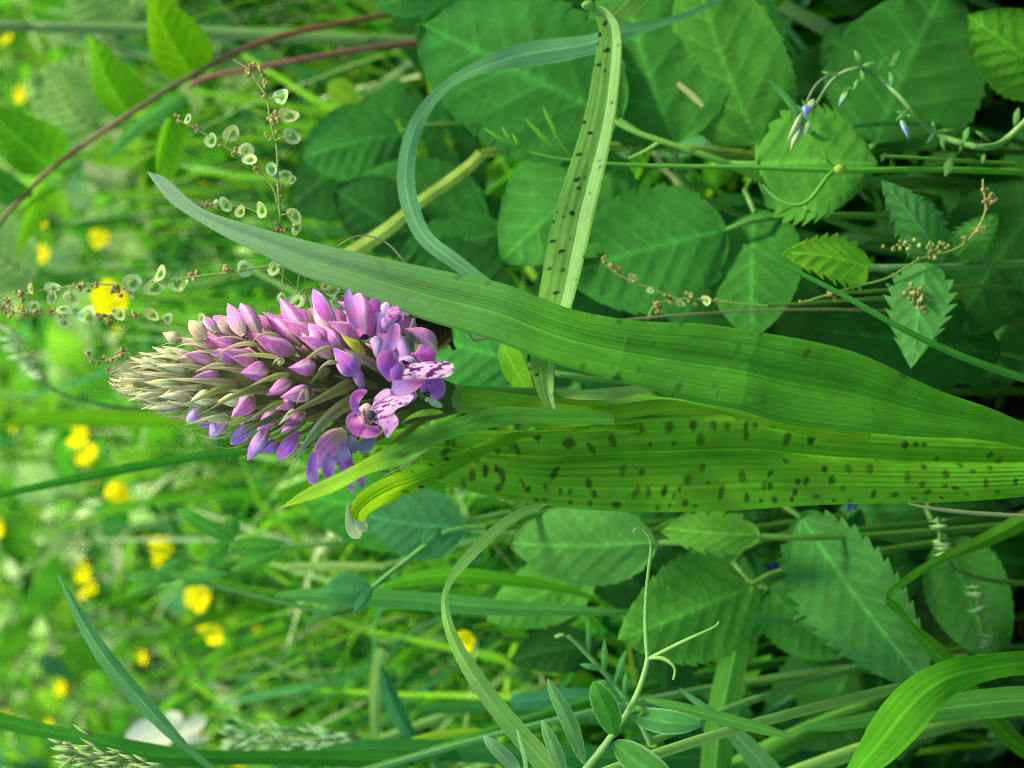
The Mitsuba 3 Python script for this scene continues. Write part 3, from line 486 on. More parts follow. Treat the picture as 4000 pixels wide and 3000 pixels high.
EXPL = [  # narrow bracts traced one by one: points (px, py, r px out), width px, colours
 ([(1305,1352,330),(1240,1375,355),(1195,1405,365),(1163,1435,362)],20,[OLIVE,TAN,TAN*1.1]), ([(1095,1318,330),(1040,1302,345),(1000,1320,345),(984,1346,335)],17,[OLIVE*.9,TAN,TAN]),
 ([(1012,1350,300),(950,1342,310),(890,1362,300),(842,1398,290)],18,[OLIVE,TAN,TAN]), ([(1090,1400,320),(1000,1385,320),(930,1390,310),(893,1398,300)],17,[OLIVE,OLIVE*1.2,TAN]),
 ([(1130,1465,330),(1080,1470,345),(1020,1490,345),(968,1512,330)],22,[OLIVE,OLIVE*1.1,TAN]), ([(1320,1418,340),(1280,1418,365),(1250,1440,372),(1242,1455,370)],16,[OLIVE,CREAM,CREAM]),
 ([(880,1425,290),(820,1430,290),(780,1445,280),(762,1453,270)],16,[OLIVE,TAN,CREAM]), ([(1200,1570,330),(1185,1525,372),(1165,1560,374),(1158,1586,372)],13,[TAN,CREAM,CREAM]),
 ([(1110,1570,300),(1060,1590,330),(1000,1625,345),(965,1650,340)],22,[OLIVE*1.2,OLIVE,TAN]), ([(1412,1478,200),(1330,1520,330),(1230,1570,372),(1140,1612,380),(1090,1640,376)],44,[OLIVE*.5,OLIVE*.6,col(.14,.20,.07),col(.20,.25,.12)]),
 ([(1150,1600,370),(1110,1640,385),(1085,1662,388)],20,[CREAM,CREAM*1.2,CREAM*1.3]), ([(1420,1540,240),(1340,1590,350),(1250,1665,395),(1180,1760,398),(1133,1838,390)],46,[OLIVE*.5,OLIVE*.6,col(.15,.22,.12),col(.20,.29,.19),CREAM]),
 ([(1495,1442,260),(1430,1405,340),(1370,1375,362),(1335,1358,365)],38,[OLIVE*.6,col(.17,.15,.11),col(.24,.20,.18),col(.40,.30,.34)]), ([(1230,1265,300),(1208,1200,320),(1196,1130,350),(1190,1070,395)],24,[OLIVE,col(.32,.32,.13),col(.30,.30,.14),TAN]),
 ([(1425,1362,300),(1390,1345,345),(1350,1318,350),(1330,1300,340)],52,[OLIVE,col(.42,.44,.03),col(.40,.42,.04),OLIVE]), ([(1598,1400,250),(1606,1330,300),(1614,1270,330),(1626,1218,345)],36,[OLIVE*.8,col(.16,.14,.14),col(.22,.19,.20),LILAC*.8]),
 ([(1085,1425,320),(1100,1405,345),(1085,1405,355),(1065,1425,350)],20,[OLIVE,CREAM,CREAM*.9]), ([(800,1330,240),(760,1325,250),(720,1320,240),(690,1318,225)],16,[OLIVE,CREAM*.7,TAN]),
 ([(1290,1445,270),(1240,1470,330),(1210,1500,345)],30,[OLIVE*.5,OLIVE*.6,OLIVE*.7]), ([(905,1640,250),(850,1630,275),(800,1640,270),(715,1662,240)],20,[OLIVE,CREAM*.9,CREAM*1.1]), ([(1180,1655,340),(1120,1660,385),(1085,1690,395)],26,[OLIVE*.7,MAUVE*.7,TAN]),
 ([(930,1510,250),(850,1525,300),(770,1560,300),(700,1590,270)],26,[OLIVE*.8,OLIVE*1.2,CREAM*.8]), ([(1040,1520,250),(960,1530,330),(880,1565,335),(800,1612,320)],30,[OLIVE*.6,OLIVE,OLIVE*1.3]), ([(1120,1640,250),(1030,1650,380),(960,1690,392),(900,1722,380)],34,[OLIVE*.5,col(.10,.14,.07),col(.14,.18,.12)])]
for i, (ps, wd, cs) in enumerate(EXPL):
    obj('bract', bract([surf(*q) for q in ps], wd * 1.1 * SPX, cs, 100 + i), 'bud', SP)
# bracts and young buds all round the spike, spiralling up to its tip
GA = math.radians(137.5); XA = unit(at(425, A0[1], float(axis_d(425))) - at(1800, A1[1], float(axis_d(1800))))
E1 = unit(UP - (UP @ XA) * XA); E2 = np.cross(XA, E1)
if E2 @ FWD > 0: E2 = -E2
def spike_pt(px, r, a):
    d = float(axis_d(px)); c = at(px, axis_y(px), d)
    return c + r * s_of(d) * (math.cos(a) * E1 + math.sin(a) * E2)
k = 0
for i in range(150):
    x = 470 + 1150 * (i / 150) ** 1.15; a = i * GA
    front = math.sin(a) > -0.15
    ln = np.interp(x, [450, 600, 800, 1200, 1700], [105, 185, 220, 200, 150]) * rs.uniform(.85, 1.15)
    R = rad(x)
    young = np.clip((x - 560) / 420, 0, 1)
    cb = [OLIVE * (1 - .4 * young), CREAM * (1 - .55 * young) * rs.uniform(.8, 1.1), (CREAM * (1 - young) + TAN * young) * rs.uniform(.75, 1.15), [TAN, CREAM, col(.52, .36, .30)][rs.integers(3)]]
    if front and x > 1000:   # the traced ones stand here: only the dark bases between them
        obj('bract', bract([spike_pt(x + ln * .5, R * .35, a), spike_pt(x, R * .62, a), spike_pt(x - ln * .5, R * .78, a)], 30 * SPX, [OLIVE * .5, OLIVE * .6, OLIVE * .8], 300 + i), 'bud', SP)
        continue
    r1 = rad(max(430, x - ln * .62))
    pts = [spike_pt(x + ln * .55, R * .5, a), spike_pt(x + ln * .2, R * .82, a), spike_pt(x - ln * .25, R * .97, a), spike_pt(max(428, x - ln * .65), max(r1 * 1.10, 5), a)]
    obj('bract', bract(pts, np.interp(x, [450, 700, 1200], [22, 31, 26]) * rs.uniform(.75, 1.15) * SPX, cb, 300 + i), 'bud', SP)
    if x > 560 and not (front and x > 720):
        q = a + GA * .5
        cs = [[CREAM * .7, CREAM * .9, CREAM], [OLIVE * 1.4, CREAM * .8, col(.52, .40, .36)], [col(.36, .46, .22), CREAM, TAN]][rs.integers(3)] if x < 760 else ([TAN, PINK, PINK] if math.cos(q) > 0 else [TAN, LILAC, VIOL])  # side tints paint warm sunlight as pink and blue skylight as violet
        obj('bud', bud(spike_pt(x + 65, R * .70, q), spike_pt(x - 72, R * 1.02, q), np.interp(x, [500, 760, 900, 1300], [24, 38, 56, 74]) * SPX, cs, 500 + i), 'bud', SP)

# ---- open flowers
def petal(pts, widths, cols, seed, cup=0.2, n=32, m=17, spot=0.0, roll=0.0):
    """A petal along pts [(px, py, distance)], widths in px at each."""
    q = np.c_[np.asarray(pts, float), np.asarray(widths, float)]
    v, f, c = ribbon(q, roll=roll, base=(1, 1, 1), seed=seed, n=n, m=m, cup=cup, amp=0.1, vein=0.0)
    u, w = np.repeat(np.linspace(0, 1, n), m), np.tile(np.linspace(-1, 1, m), n)
    k = np.stack([np.interp(u, np.linspace(0, 1, len(cols)), [x[i] for x in cols]) for i in range(3)], 1)
    k = k * (0.85 + .3 * mfbm(v * 1200, 3, seed))[:, None] * (1 - .22 * np.abs(np.cos(w * 7)) ** 8)[:, None]
    e = np.clip((np.abs(w) - .75) / .25, 0, 1)[:, None]
    return v, f, k * (1 - .45 * e) + (k * .5 + .4) * .45 * e
def lip(origin, tip, side, d0, dtip, dside, seed, lobes, pale, dark, edge, belly=0.0012):
    """The three-lobed lip, marked with dark loops and dashes. lobes: outline (x along, y across) in units of the lip; side = end of the y axis in px."""
    o, ux, uy = at(*origin, d0), None, None
    ux = at(*tip, dtip) - o; uy = at(*side, dside) - o
    uy = uy - (uy @ ux) / (ux @ ux) * ux; nr = unit(np.cross(ux, uy)); nr = nr * np.sign(nr @ (CAM - o))
    out = spline(np.asarray(lobes, float), 150)
    ctr = np.array([0.45, 0.0]); n, m = 26, 150
    rr = np.linspace(0, 1, n)[:, None, None]
    P = (ctr + (out - ctr)[None] * rr).reshape(-1, 2)
    rim = np.repeat(np.linspace(0, 1, n), m)
    L = np.linalg.norm(ux)
    z = -belly * ((P[:, 1] / .75) ** 2) + belly * .9 * np.sin(np.pi * np.clip(P[:, 0], 0, 1)) + .16 * L * (mfbm(np.c_[P * 3.2, 0 * P[:, 0]], 3, seed) - .5) * rim ** 2
    v = o + P[:, :1] * ux + P[:, 1:] * uy + z[:, None] * nr
    x, y = P[:, 0], P[:, 1]
    wv = .05 * (mnoise(np.c_[P * 9, 0 * x], seed) - .5)
    loop = np.exp(-((np.hypot((x - .42) / .50, (y + wv) / .36) - 1) / .10) ** 2) * (x > .02) * (x < .82)
    dash = np.clip((mnoise(np.c_[x * 13 + 3, y * 18 + 2 * x, 0 * x], seed + 1) - .63) * 14, 0, 1) * (np.hypot((x - .5) / .55, y / .38) < 1.0)
    flank = np.clip((mnoise(np.c_[x * 9, y * 11, 0 * x + 4], seed + 2) - .70) * 9, 0, 1) * (np.abs(y) > .42)
    mk = np.clip(np.maximum(np.maximum(loop * (mnoise(np.c_[P * 12, 0 * x], seed + 7) > .18), dash), .8 * flank), 0, 1)[:, None]
    g = np.clip(np.abs(y) / .7, 0, 1)[:, None] ** 1.5
    base = pale * (1 - g) + edge * g
    base = base * (0.9 + .2 * mfbm(v * 1500, 2, seed))[:, None]
    e = (rim > .95)[:, None] * .25
    c = (base * (1 - mk) + dark * mk) * (1 - e) + .75 * e
    return v, grid_faces(n, m), c
_o, _x, _y = np.array([1452., 1620.]), np.array([176., -68.]), np.array([35.5, 92.])
LOBES = [tuple(np.linalg.solve(np.stack([_x, _y], 1), np.array(q, float) - _o)) for q in [(1446, 1610), (1446, 1596), (1451, 1574), (1447, 1547), (1466, 1529), (1504, 1523), (1524, 1541), (1547, 1554), (1585, 1547), (1608, 1541), (1620, 1556), (1605, 1577), (1567, 1598), (1555, 1612), (1572, 1634), (1570, 1655), (1545, 1677), (1519, 1697), (1505, 1676), (1489, 1657), (1466, 1648), (1452, 1634), (1446, 1610)]]
PLP, DRK, EDG = col(.84, .58, .82), col(.20, .02, .22), col(.60, .30, .74)
# first open flower, at the foot of the spike
F1 = obj('flower', tube([at(1500, 1370, .262), at(1560, 1400, .258), at(1600, 1425, .254), at(1580, 1450, .250)], [.0011, .0014, .0017, .0022], (.36, .22, .46), 9, 20), 'bud', SP)
obj('lip', lip((1562, 1458), (1775, 1440), (1605, 1568), .2492, .2455, .2475, 31, [(0.0, .16), (.14, .30), (.30, .32), (.5, .30), (.7, .30), (.9, .26), (1.0, .10), (1.0, -.10), (.92, -.24), (.7, -.28), (.4, -.28), (.15, -.28), (0, -.2), (-.05, 0), (0.0, .16)], PLP * 1.08, DRK, PLP), 'petal', F1)
obj('petal', petal([(1640, 1412, .2495), (1652, 1385, .2485), (1640, 1345, .249)], [92, 88, 10], [MAGENTA, MAGENTA * 1.1, PINK * 1.15], 32, cup=-.25), 'petal', F1)
obj('petal', petal([(1668, 1408, .2492), (1676, 1380, .2482), (1676, 1352, .249)], [60, 58, 10], [MAGENTA, MAGENTA * 1.1, PINK * 1.15], 33, cup=-.25), 'petal', F1)
obj('petal', petal([(1640, 1478, .2480), (1680, 1500, .2475), (1695, 1530, .248), (1680, 1548, .2492)], [60, 104, 92, 12], [LILAC, VIOL, VIOL * .9, LILAC], 34, cup=-.3), 'petal', F1)
obj('dot', blob(at(1667, 1521, .2470), np.diag([.00030, .00030, .00030]), (.08, .01, .16)), 'bud', F1)
obj('petal', petal([(1530, 1490, .2475), (1512, 1440, .2455), (1512, 1405, .245), (1545, 1376, .247)], [20, 70, 78, 12], [PINK, VIOL, MAGENTA * .75, LILAC], 35, cup=-.4), 'petal', F1)
obj('petal', petal([(1560, 1496, .2462), (1550, 1450, .2452), (1540, 1400, .2466)], [18, 52, 8], [MAGENTA * .7, VIOL * 1.05, MAGENTA * .7], 36, cup=-.4), 'petal', F1)
obj('petal', petal([(1505, 1388, .2475), (1528, 1330, .2465), (1542, 1290, .2465), (1545, 1265, .248)], [44, 52, 44, 10], [LILAC, LILAC * 1.15, PINK, LILAC], 37, cup=.3), 'petal', F1)
obj('petal', petal([(1530, 1512, .2462), (1580, 1512, .2452), (1625, 1498, .245), (1655, 1482, .2465)], [46, 60, 42, 8], [LILAC, LILAC * 1.2, PINK, PINK], 38, cup=.3), 'petal', F1)
obj('petal', petal([(1535, 1515, .2485), (1570, 1540, .2480), (1600, 1550, .2485), (1612, 1566, .249)], [30, 80, 70, 10], [LILAC, VIOL * 1.1, LILAC, VIOL], 39, cup=.2), 'petal', F1)
obj('throat', blob(at(1556, 1450, .2495), np.diag([.0020, .0016, .0016]), (.42, .28, .36), 2, .15), 'bud', F1)
# second open flower, facing the camera
F2 = obj('flower', tube([at(1420, 1590, .268), at(1440, 1610, .258), at(1452, 1622, .2485)], [.0012, .0016, .0024], (.30, .22, .30), 9, 16), 'bud', SP)
obj('lip', lip((1452, 1620), (1628, 1552), (1452 + 35.5, 1620 + 92), .2462, .2425, .2440, 41, LOBES, PLP, DRK, EDG * 1.05), 'petal', F2)
obj('petal', petal([(1408, 1620, .2462), (1384, 1582, .245), (1392, 1550, .2445), (1434, 1528, .246)], [22, 34, 42, 6], [LILAC, VIOL, MAGENTA, PINK * 1.2], 42, cup=.35), 'petal', F2)
obj('petal', petal([(1388, 1622, .2455), (1382, 1655, .2442), (1400, 1685, .2446), (1412, 1692, .246)], [24, 58, 40, 6], [MAGENTA, PINK * 1.2, MAGENTA, MAGENTA], 43, cup=.35), 'petal', F2)
obj('petal', petal([(1398, 1672, .2455), (1430, 1686, .2446), (1465, 1684, .2448), (1490, 1672, .2465)], [34, 50, 40, 6], [MAGENTA, PINK * 1.1, MAGENTA * .8, PINK], 44, cup=.35), 'petal', F2)
obj('hood', blob(at(1432, 1620, .2472), np.diag([.0021, .0014, .0017]), (.50, .40, .40), 6, .12), 'bud', F2)
obj('throat', blob(at(1449, 1622, .2450), np.diag([.00095, .0006, .00080]), (.035, .05, .06), 7, .1), 'bud', F2)
for j, (x, y) in enumerate([(1422, 1618), (1424, 1634), (1430, 1646), (1440, 1650), (1422, 1606)]):
    obj('dash', blob(at(x, y, .2452), np.array([[.00045, .0, .0], [0, .0003, 0], [.00015, 0, .0002]]), (.20, .04, .07), j), 'bud', F2)
# third, half hidden by the leaf
F3 = obj('flower', tube([at(1480, 1300, .262), at(1520, 1260, .258), at(1545, 1230, .256)], [.001, .0014, .0018], (.36, .22, .46), 9, 16), 'bud', SP)
obj('lip', lip((1515, 1215), (1600, 1232), (1570, 1262), .2545, .2535, .2535, 51, LOBES, col(.85, .42, .74), DRK * 1.6, MAGENTA * 1.1), 'petal', F3)
obj('petal', petal([(1450, 1215, .2560), (1468, 1192, .2552), (1488, 1180, .256)], [40, 62, 10], [MAGENTA, MAGENTA, PINK], 52, cup=-.2), 'petal', F3)
obj('petal', petal([(1395, 1285, .2535), (1372, 1220, .2530), (1362, 1170, .2535), (1360, 1128, .255)], [30, 42, 38, 8], [LILAC, PINK, LILAC * 1.1, LILAC], 53, cup=.3), 'petal', SP)
obj('spur', tube([at(1468, 1330, .256), at(1478, 1365, .255), at(1488, 1400, .256)], [.0012, .0011, .0009], (.36, .24, .50), 9, 16), 'bud', SP)
obj('spur', tube([at(1555, 1318, .257), at(1580, 1370, .2555), at(1602, 1420, .2555)], [.0010, .0012, .0012], (.34, .22, .48), 9, 16), 'bud', SP)
obj('spur', tube([at(1385, 1450, .2545), at(1402, 1480, .2540), at(1412, 1506, .2545)], [.0012, .0011, .0008], (.26, .15, .36), 9, 16), 'bud', SP)
# fourth, on the shaded side
F4 = obj('flower', tube([at(1360, 1700, .266), at(1350, 1760, .262), at(1340, 1800, .260)], [.0012, .0014, .0016], (.25, .22, .35), 9, 16), 'bud', SP)
BLU = col(.36, .30, .66)
for j, (pts, wd, cs) in enumerate([
    ([(1232, 1770, .2545), (1218, 1830, .2538), (1222, 1868, .2545), (1228, 1892, .2555)], [30, 48, 44, 8], [VIOL, VIOL, LILAC, LILAC]),
    ([(1340, 1800, .2575), (1290, 1800, .257), (1282, 1850, .257), (1288, 1888, .258)], [20, 60, 40, 8], [VIOL, BLU, VIOL, LILAC]),
    ([(1372, 1810, .2565), (1350, 1790, .2555), (1340, 1760, .256), (1350, 1730, .258)], [26, 52, 44, 8], [VIOL, BLU, BLU, LILAC]),
    ([(1398, 1758, .2590), (1375, 1730, .258), (1360, 1702, .259)], [30, 44, 14], [BLU * .9, col(.30, .32, .52), col(.34, .36, .55)]),
    ([(1400, 1760, .2590), (1430, 1740, .2595), (1455, 1710, .261)], [30, 52, 30], [col(.30, .32, .50), col(.24, .26, .42), col(.20, .22, .34)]),
    ([(1380, 1815, .2560), (1350, 1830, .2555), (1335, 1850, .256)], [40, 52, 20], [MAGENTA * .7, VIOL, LILAC]),
    ([(1372, 1860, .2575), (1370, 1895, .257), (1380, 1926, .258)], [34, 26, 8], [VIOL, LILAC, LILAC]),
    ([(1405, 1850, .2575), (1412, 1880, .257), (1410, 1904, .258)], [34, 34, 8], [VIOL, LILAC * .9, LILAC]),
    ([(1465, 1830, .2600), (1495, 1812, .259), (1530, 1812, .260)], [30, 46, 14], [PLP * .8, VIOL, VIOL])]):
    obj('petal', petal(pts, wd, cs, 60 + j, cup=.25), 'petal', F4)
# ---------------------------------------------------------------- other plants traced one by one
def down(p, dx=0.0, dy=0.05): return np.array([p[0] + dx, p[1] + dy, 0.0])
def stem_to_ground(p, r, c, lean=(0, .03), bend=.01, n=24, parent=None, name='stem'):
    g = down(p, *lean); m = (p + g) / 2 + np.array([bend, 0, 0])
    return obj(name, tube([p, m, g], r, c, 6, n), 'stem', parent)

# narrow spotted leaf hanging down behind the orchid's front leaf
SL = thing('spotted_plant', 'narrow pale spotted leaf twisted behind the broad orchid leaf, its pointed end over the stem', 'leaf')
ea = [(2300, 25), (2322, 60), (2337, 110), (2320, 250), (2282, 450), (2200, 720), (2150, 900), (2105, 1140), (2078, 1290), (2070, 1385), (2082, 1480), (2120, 1580), (2160, 1625), (2204, 1660)]
eb = [(2345, 22), (2400, 60), (2425, 130), (2422, 300), (2385, 560), (2330, 800), (2285, 1000), (2235, 1190), (2190, 1340), (2172, 1410), (2165, 1490), (2165, 1560), (2180, 1615), (2206, 1661)]
obj('blade', edged(ea, eb, [.286, .282, .280, .277, .275, .272, .266, .262, .262], [.286, .281, .278, .276, .274, .270, .264, .261, .262], (0.135, 0.345, 0.065), 21, n=260, m=36, keel=0.16, keel_at=0.62, ribs=5, rib=.00006,
    spots=(0.0040, 0.0019, 0.00034, 0.00052, 0.60, lambda u, w: 1.4 * (np.abs(w - .62) > .10) * (u > .04)),
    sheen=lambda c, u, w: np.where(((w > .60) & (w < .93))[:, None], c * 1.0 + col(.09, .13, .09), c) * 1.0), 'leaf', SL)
obj('tip', blob(at(2300, 22, .285), np.diag([.0011, .0011, .0016]), (.10, .30, .06), 3, .15), 'bud', SL)
obj('stalk', ribbon([(2395, 60, .284, 70), (2440, 20, .288, 105), (2500, -60, .300, 110), (2560, -200, .33, 90), (2700, -500, .42, 60)], fold=.2, base=(.16, .38, .07), seed=3), 'leaf', SL)

def blade(label, pts, base, seed, fold=.25, roll=0, tip=None, cat='grass blade', name='grass_plant', root=None, grown=True, bs='leaf', n=70, amp=.18):
    """One grass blade along pts, its last point carried on to the ground."""
    k = thing(name, label, cat)
    b = obj('blade', ribbon(pts, roll=roll, fold=fold, base=base, seed=seed, tip=tip, n=n, amp=amp), bs, k)
    p = pts[-1] if root is None else root
    q = at(p[0], p[1], p[2])
    if grown and q[2] > 0.003: stem_to_ground(q, [p[3] * s_of(p[2]) * .42, .0014], np.asarray(base) * 1.1, parent=k, lean=(0, .04), name='sheath')
    return k
blade('blue green grass blade arching over behind the narrow spotted leaf', [(2080, 1290, .296, 56), (1950, 1160, .299, 58), (1850, 1080, .300, 60), (1760, 1010, .300, 62), (1660, 930, .302, 66), (1600, 800, .304, 70), (1585, 660, .306, 66), (1630, 480, .308, 58), (1740, 340, .31, 44), (1900, 255, .314, 64), (2100, 205, .316, 96), (2320, 168, .318, 80), (2420, 130, .32, 66), (2600, 85, .325, 30), (2760, 25, .33, 22), (3000, -120, .34, 20)], (.13, .36, .15), 31, fold=.15, roll=[20, 20, 20, 20, 15, 10, 0, -10, -30, -20, 10, 20, 10, 0, 0, 0])
blade('pale green grass blade bent over in a curve below the spotted leaf', [(2140, 1974, .276, 10), (2060, 2000, .272, 50), (1960, 2060, .268, 56), (1850, 2160, .265, 52), (1780, 2240, .264, 40), (1742, 2310, .264, 26), (1738, 2370, .264, 32), (1760, 2470, .264, 44), (1850, 2640, .266, 66), (1960, 2790, .270, 76), (2080, 2930, .275, 84), (2200, 3060, .28, 90), (2500, 3300, .30, 90)], (.22, .49, .10), 32, fold=.3, roll=[60, 45, 40, 30, 30, 20, 0, -10, -15, -15, -10, 0, 0])
blade('lone blue green grass blade slanting through the lower left corner', [(224, 2242, .300, 4), (262, 2310, .298, 24), (330, 2440, .296, 48), (430, 2590, .294, 66), (540, 2720, .294, 66), (640, 2830, .294, 52), (740, 2930, .295, 30), (840, 3010, .297, 26), (1000, 3150, .30, 24)], (.11, .33, .11), 33, fold=.3, roll=12)
blade('bright grass blade folded sharply at its middle, low on the right', [(4250, 1880, .335, 90), (4000, 2030, .322, 66), (3850, 2110, .318, 56), (3640, 2205, .312, 36), (3540, 2270, .310, 40), (3470, 2338, .308, 46), (3502, 2372, .308, 40), (3545, 2430, .310, 30), (3620, 2510, .313, 62), (3740, 2640, .318, 70), (3860, 2790, .325, 70), (4050, 2960, .335, 66)], (.085, .32, .02), 34, fold=.3, roll=[0, 0, 10, 20, 40, 60, 0, -30, -20, -10, 0, 0])
blade('wide bright green grass blade curving up from the lower right edge', [(3300, 3080, .262, 60), (3370, 2985, .260, 110), (3450, 2890, .257, 158), (3540, 2780, .256, 172), (3650, 2680, .258, 150), (3780, 2625, .262, 120), (3900, 2600, .268, 98), (4000, 2590, .274, 92), (4300, 2600, .29, 80)], (.065, .29, .015), 35, fold=.16, roll=[20, 18, 10, 5, -5, -10, -5, 0, 0], bs='leaf')
blade('long grass blade lying across to the lower right edge, kinked at one end', [(2520, 2735, .292, 6), (2600, 2750, .290, 34), (2760, 2790, .288, 46), (2920, 2830, .286, 46), (3060, 2865, .284, 34), (3105, 2868, .284, 22), (3125, 2850, .284, 22), (3220, 2835, .285, 40), (3400, 2810, .287, 56), (3600, 2780, .288, 90), (3800, 2755, .288, 112), (4020, 2735, .288, 110), (4400, 2720, .29, 100)], (.085, .30, .05), 36, fold=.35, roll=[0, 0, 0, 10, 40, 60, 30, 10, 0, 0, 0, 0, 0])
blade('thin straight grass leaf crossing above the big orchid leaf at the right', [(2902, 955, .275, 5), (3000, 1006, .274, 14), (3250, 1130, .274, 20), (3500, 1270, .275, 24), (3750, 1390, .278, 28), (4000, 1478, .282, 30), (4300, 1590, .29, 30)], (.06, .28, .04), 37, fold=.5)
blade('thin grass stalk with pale bent tip rising beside the long kinked blade', [(2655, 2685, .300, 3), (2690, 2720, .299, 20), (2760, 2770, .297, 30), (2840, 2840, .30, 46), (2920, 2920, .31, 80), (3000, 3010, .32, 90), (3150, 3150, .34, 80)], (.10, .30, .10), 38, tip=(.2, .4, .2))
blade('flat dark green grass blade standing along the bottom edge, left part', [(1180, 2960, .360, 6), (1300, 2930, .358, 40), (1500, 2925, .356, 74), (1800, 2935, .356, 82), (2100, 2950, .357, 84), (2500, 2960, .36, 84), (3000, 2970, .37, 84), (3500, 2990, .385, 84)], (.025, .15, .03), 39, fold=.3, bs='leaf')
blade('broad upright grass blade below the orchid with a white green tip', [(1072, 2330, .350, 6), (1140, 2325, .350, 40), (1300, 2330, .350, 62), (1600, 2345, .352, 72), (1900, 2370, .354, 66), (2150, 2382, .356, 50), (2420, 2392, .358, 26), (2700, 2400, .362, 24), (3100, 2430, .372, 24)], (.075, .29, .06), 40, fold=.25, bs='leaf')
blade('bright green curved grass blade just above the white tipped one', [(2430, 2400, .366, 10), (2300, 2330, .364, 20), (2150, 2290, .362, 34), (1900, 2255, .36, 58), (1700, 2250, .36, 62), (1560, 2275, .362, 40), (1480, 2290, .364, 6)], (.07, .32, .015), 41, fold=.2, root=(2430, 2400, .366, 10))
blade('dark grass blade with a bright edge slanting left of the bottom row', [(1490, 2600, .39, 8), (1540, 2760, .388, 70), (1590, 2850, .387, 54), (1640, 2910, .388, 30), (1700, 2980, .39, 20), (1800, 3150, .40, 20)], (.03, .18, .06), 42, fold=.4)
blade('yellow green grass blade lying above the dark bottom blade', [(1610, 2885, .372, 8), (1700, 2872, .372, 28), (1800, 2862, .373, 32), (1900, 2850, .374, 6)], (.20, .42, .02), 43, fold=.2, grown=False)
blade('green grass blade behind the vetch leaf pair', [(2000, 2745, .386, 60), (2200, 2725, .386, 76), (2400, 2740, .386, 70), (2650, 2800, .388, 50), (2900, 2860, .392, 40)], (.045, .22, .10), 44, fold=.15)
blade('two toned upright grass leaf in the shade right of the vetch', [(2800, 3060, .355, 130), (2820, 2800, .35, 120), (2870, 2560, .348, 96), (2900, 2420, .350, 30), (2910, 2380, .352, 5)], (.075, .29, .04), 45, fold=.35, root=(2800, 3060, .355, 130))
blade('dark grass stem sloping across the far left from the orchid spike', [(-60, 1945, .40, 26), (250, 1880, .39, 34), (500, 1830, .385, 38), (800, 1780, .38, 34), (1100, 1755, .378, 24), (1400, 1745, .38, 20)], (.025, .17, .015), 46, fold=.3, bs='leaf')
blade('bright blurred grass blade level with the tip of the spike', [(40, 1650, .52, 40), (300, 1632, .52, 62), (600, 1640, .52, 64), (900, 1640, .52, 60), (1300, 1630, .52, 60)], (.12, .38, .01), 47, fold=.1)
blade('grass blade running from the left edge to the lower left corner', [(-40, 2800, .33, 60), (200, 2860, .328, 56), (400, 2900, .327, 66), (560, 2945, .328, 90), (800, 2960, .332, 60), (1100, 2960, .34, 56), (1600, 2975, .35, 60)], (.035, .20, .02), 48, fold=.35)
blade('pale grass stalk leaning behind the blue green arching blade', [(1880, 600, .37, 44), (1780, 690, .37, 46), (1640, 790, .37, 46), (1520, 890, .37, 52), (1410, 965, .37, 56), (1250, 1080, .375, 50)], (.32, .50, .09), 49, fold=.5, root=(1880, 600, .37, 44), amp=.4)
blade('short dry yellow green straw lying among the broad leaves at the top', [(2645, 325, .345, 16), (2700, 370, .342, 24), (2745, 415, .34, 14)], (.26, .33, .14), 50, fold=.3, grown=False)
blade('thin grass leaf hanging past the top edge near the dark hollow', [(2990, 300, .33, 10), (3060, 370, .33, 24), (3120, 450, .33, 26), (3170, 520, .335, 22)], (.08, .30, .08), 51, fold=.4)
blade('grass blade edging the lower rim of the spotted orchid leaf at the right', [(3540, 1965, .285, 3), (3620, 1982, .285, 12), (3760, 2000, .286, 16), (3900, 2010, .288, 16), (4060, 2020, .29, 16)], (.36, .40, .22), 52, fold=.4)
blade('dim upright grass blade in the shade left of the folded bright blade', [(1640, 2780, .41, 40), (1900, 2760, .41, 52), (2300, 2800, .41, 52), (2700, 2860, .415, 50)], (.03, .17, .03), 53, fold=.3)
blade('pale upright stalk standing among the blurred grass below centre', [(1500, 2540, .47, 52), (1470, 2660, .47, 50), (1465, 2800, .47, 40), (1460, 2900, .475, 40)], (.20, .42, .10), 54, fold=.2)
blade('light upright stalk behind the leaf hook', [(1120, 2215, .44, 30), (1300, 2212, .44, 36), (1500, 2212, .44, 20)], (.24, .45, .12), 55, fold=.3)

# ---------------------------------------------------------------- broad leaves on stalks from the ground
BROAD = 'broad leaves standing in the shade behind the orchid'
def broad(label, base, tip, wpx, c, seed, face=(-1.0, .75, 0.0), name='ground_elder', tooth=.10, teeth=13, stalk=True, group=None, cat='leaf', **kw):
    """A leaf from base to tip, each (px, py, distance); face = how much it looks at the camera, up and to the right."""
    k = thing(name, label, cat, group)
    b, t = at(*base), at(*tip)
    nr = FWD * face[0] + np.array([0, 0, 1.0]) * face[1] + UP * face[2]
    obj('blade', ovate(b, t, nr, wpx * s_of((base[2] + tip[2]) / 2), c, seed, tooth=tooth, teeth=teeth, **kw), 'leaf_matte', k)
    if stalk:
        ax = unit(t - b); g = np.array([b[0] - ax[0] * .03, b[1] + .02, 0.0])
        obj('stalk', tube([b, b - ax * .012 + FWD * .002, (b + g) / 2 - ax * .012, g], [.0008, .001, .0012, .0014], (.09, .27, .04), 6, 24), 'stem', k)
    return k
D1, D2, D3 = col(.036, .19, .032), col(.050, .235, .036), col(.072, .28, .036)
broad('large dark leaf at the top, left of the narrow spotted leaf, toothed along one edge', (2420, 470, .352), (1640, 90, .372), 620, D1, 101, tooth=.06, veins=6, pq=(.5, .7))
broad('big green leaf reaching up to the top edge right of the spotted leaf', (2640, 560, .358), (2420, -120, .352), 620, D2, 102, veins=5, tooth=.05, pq=(.45, .7))
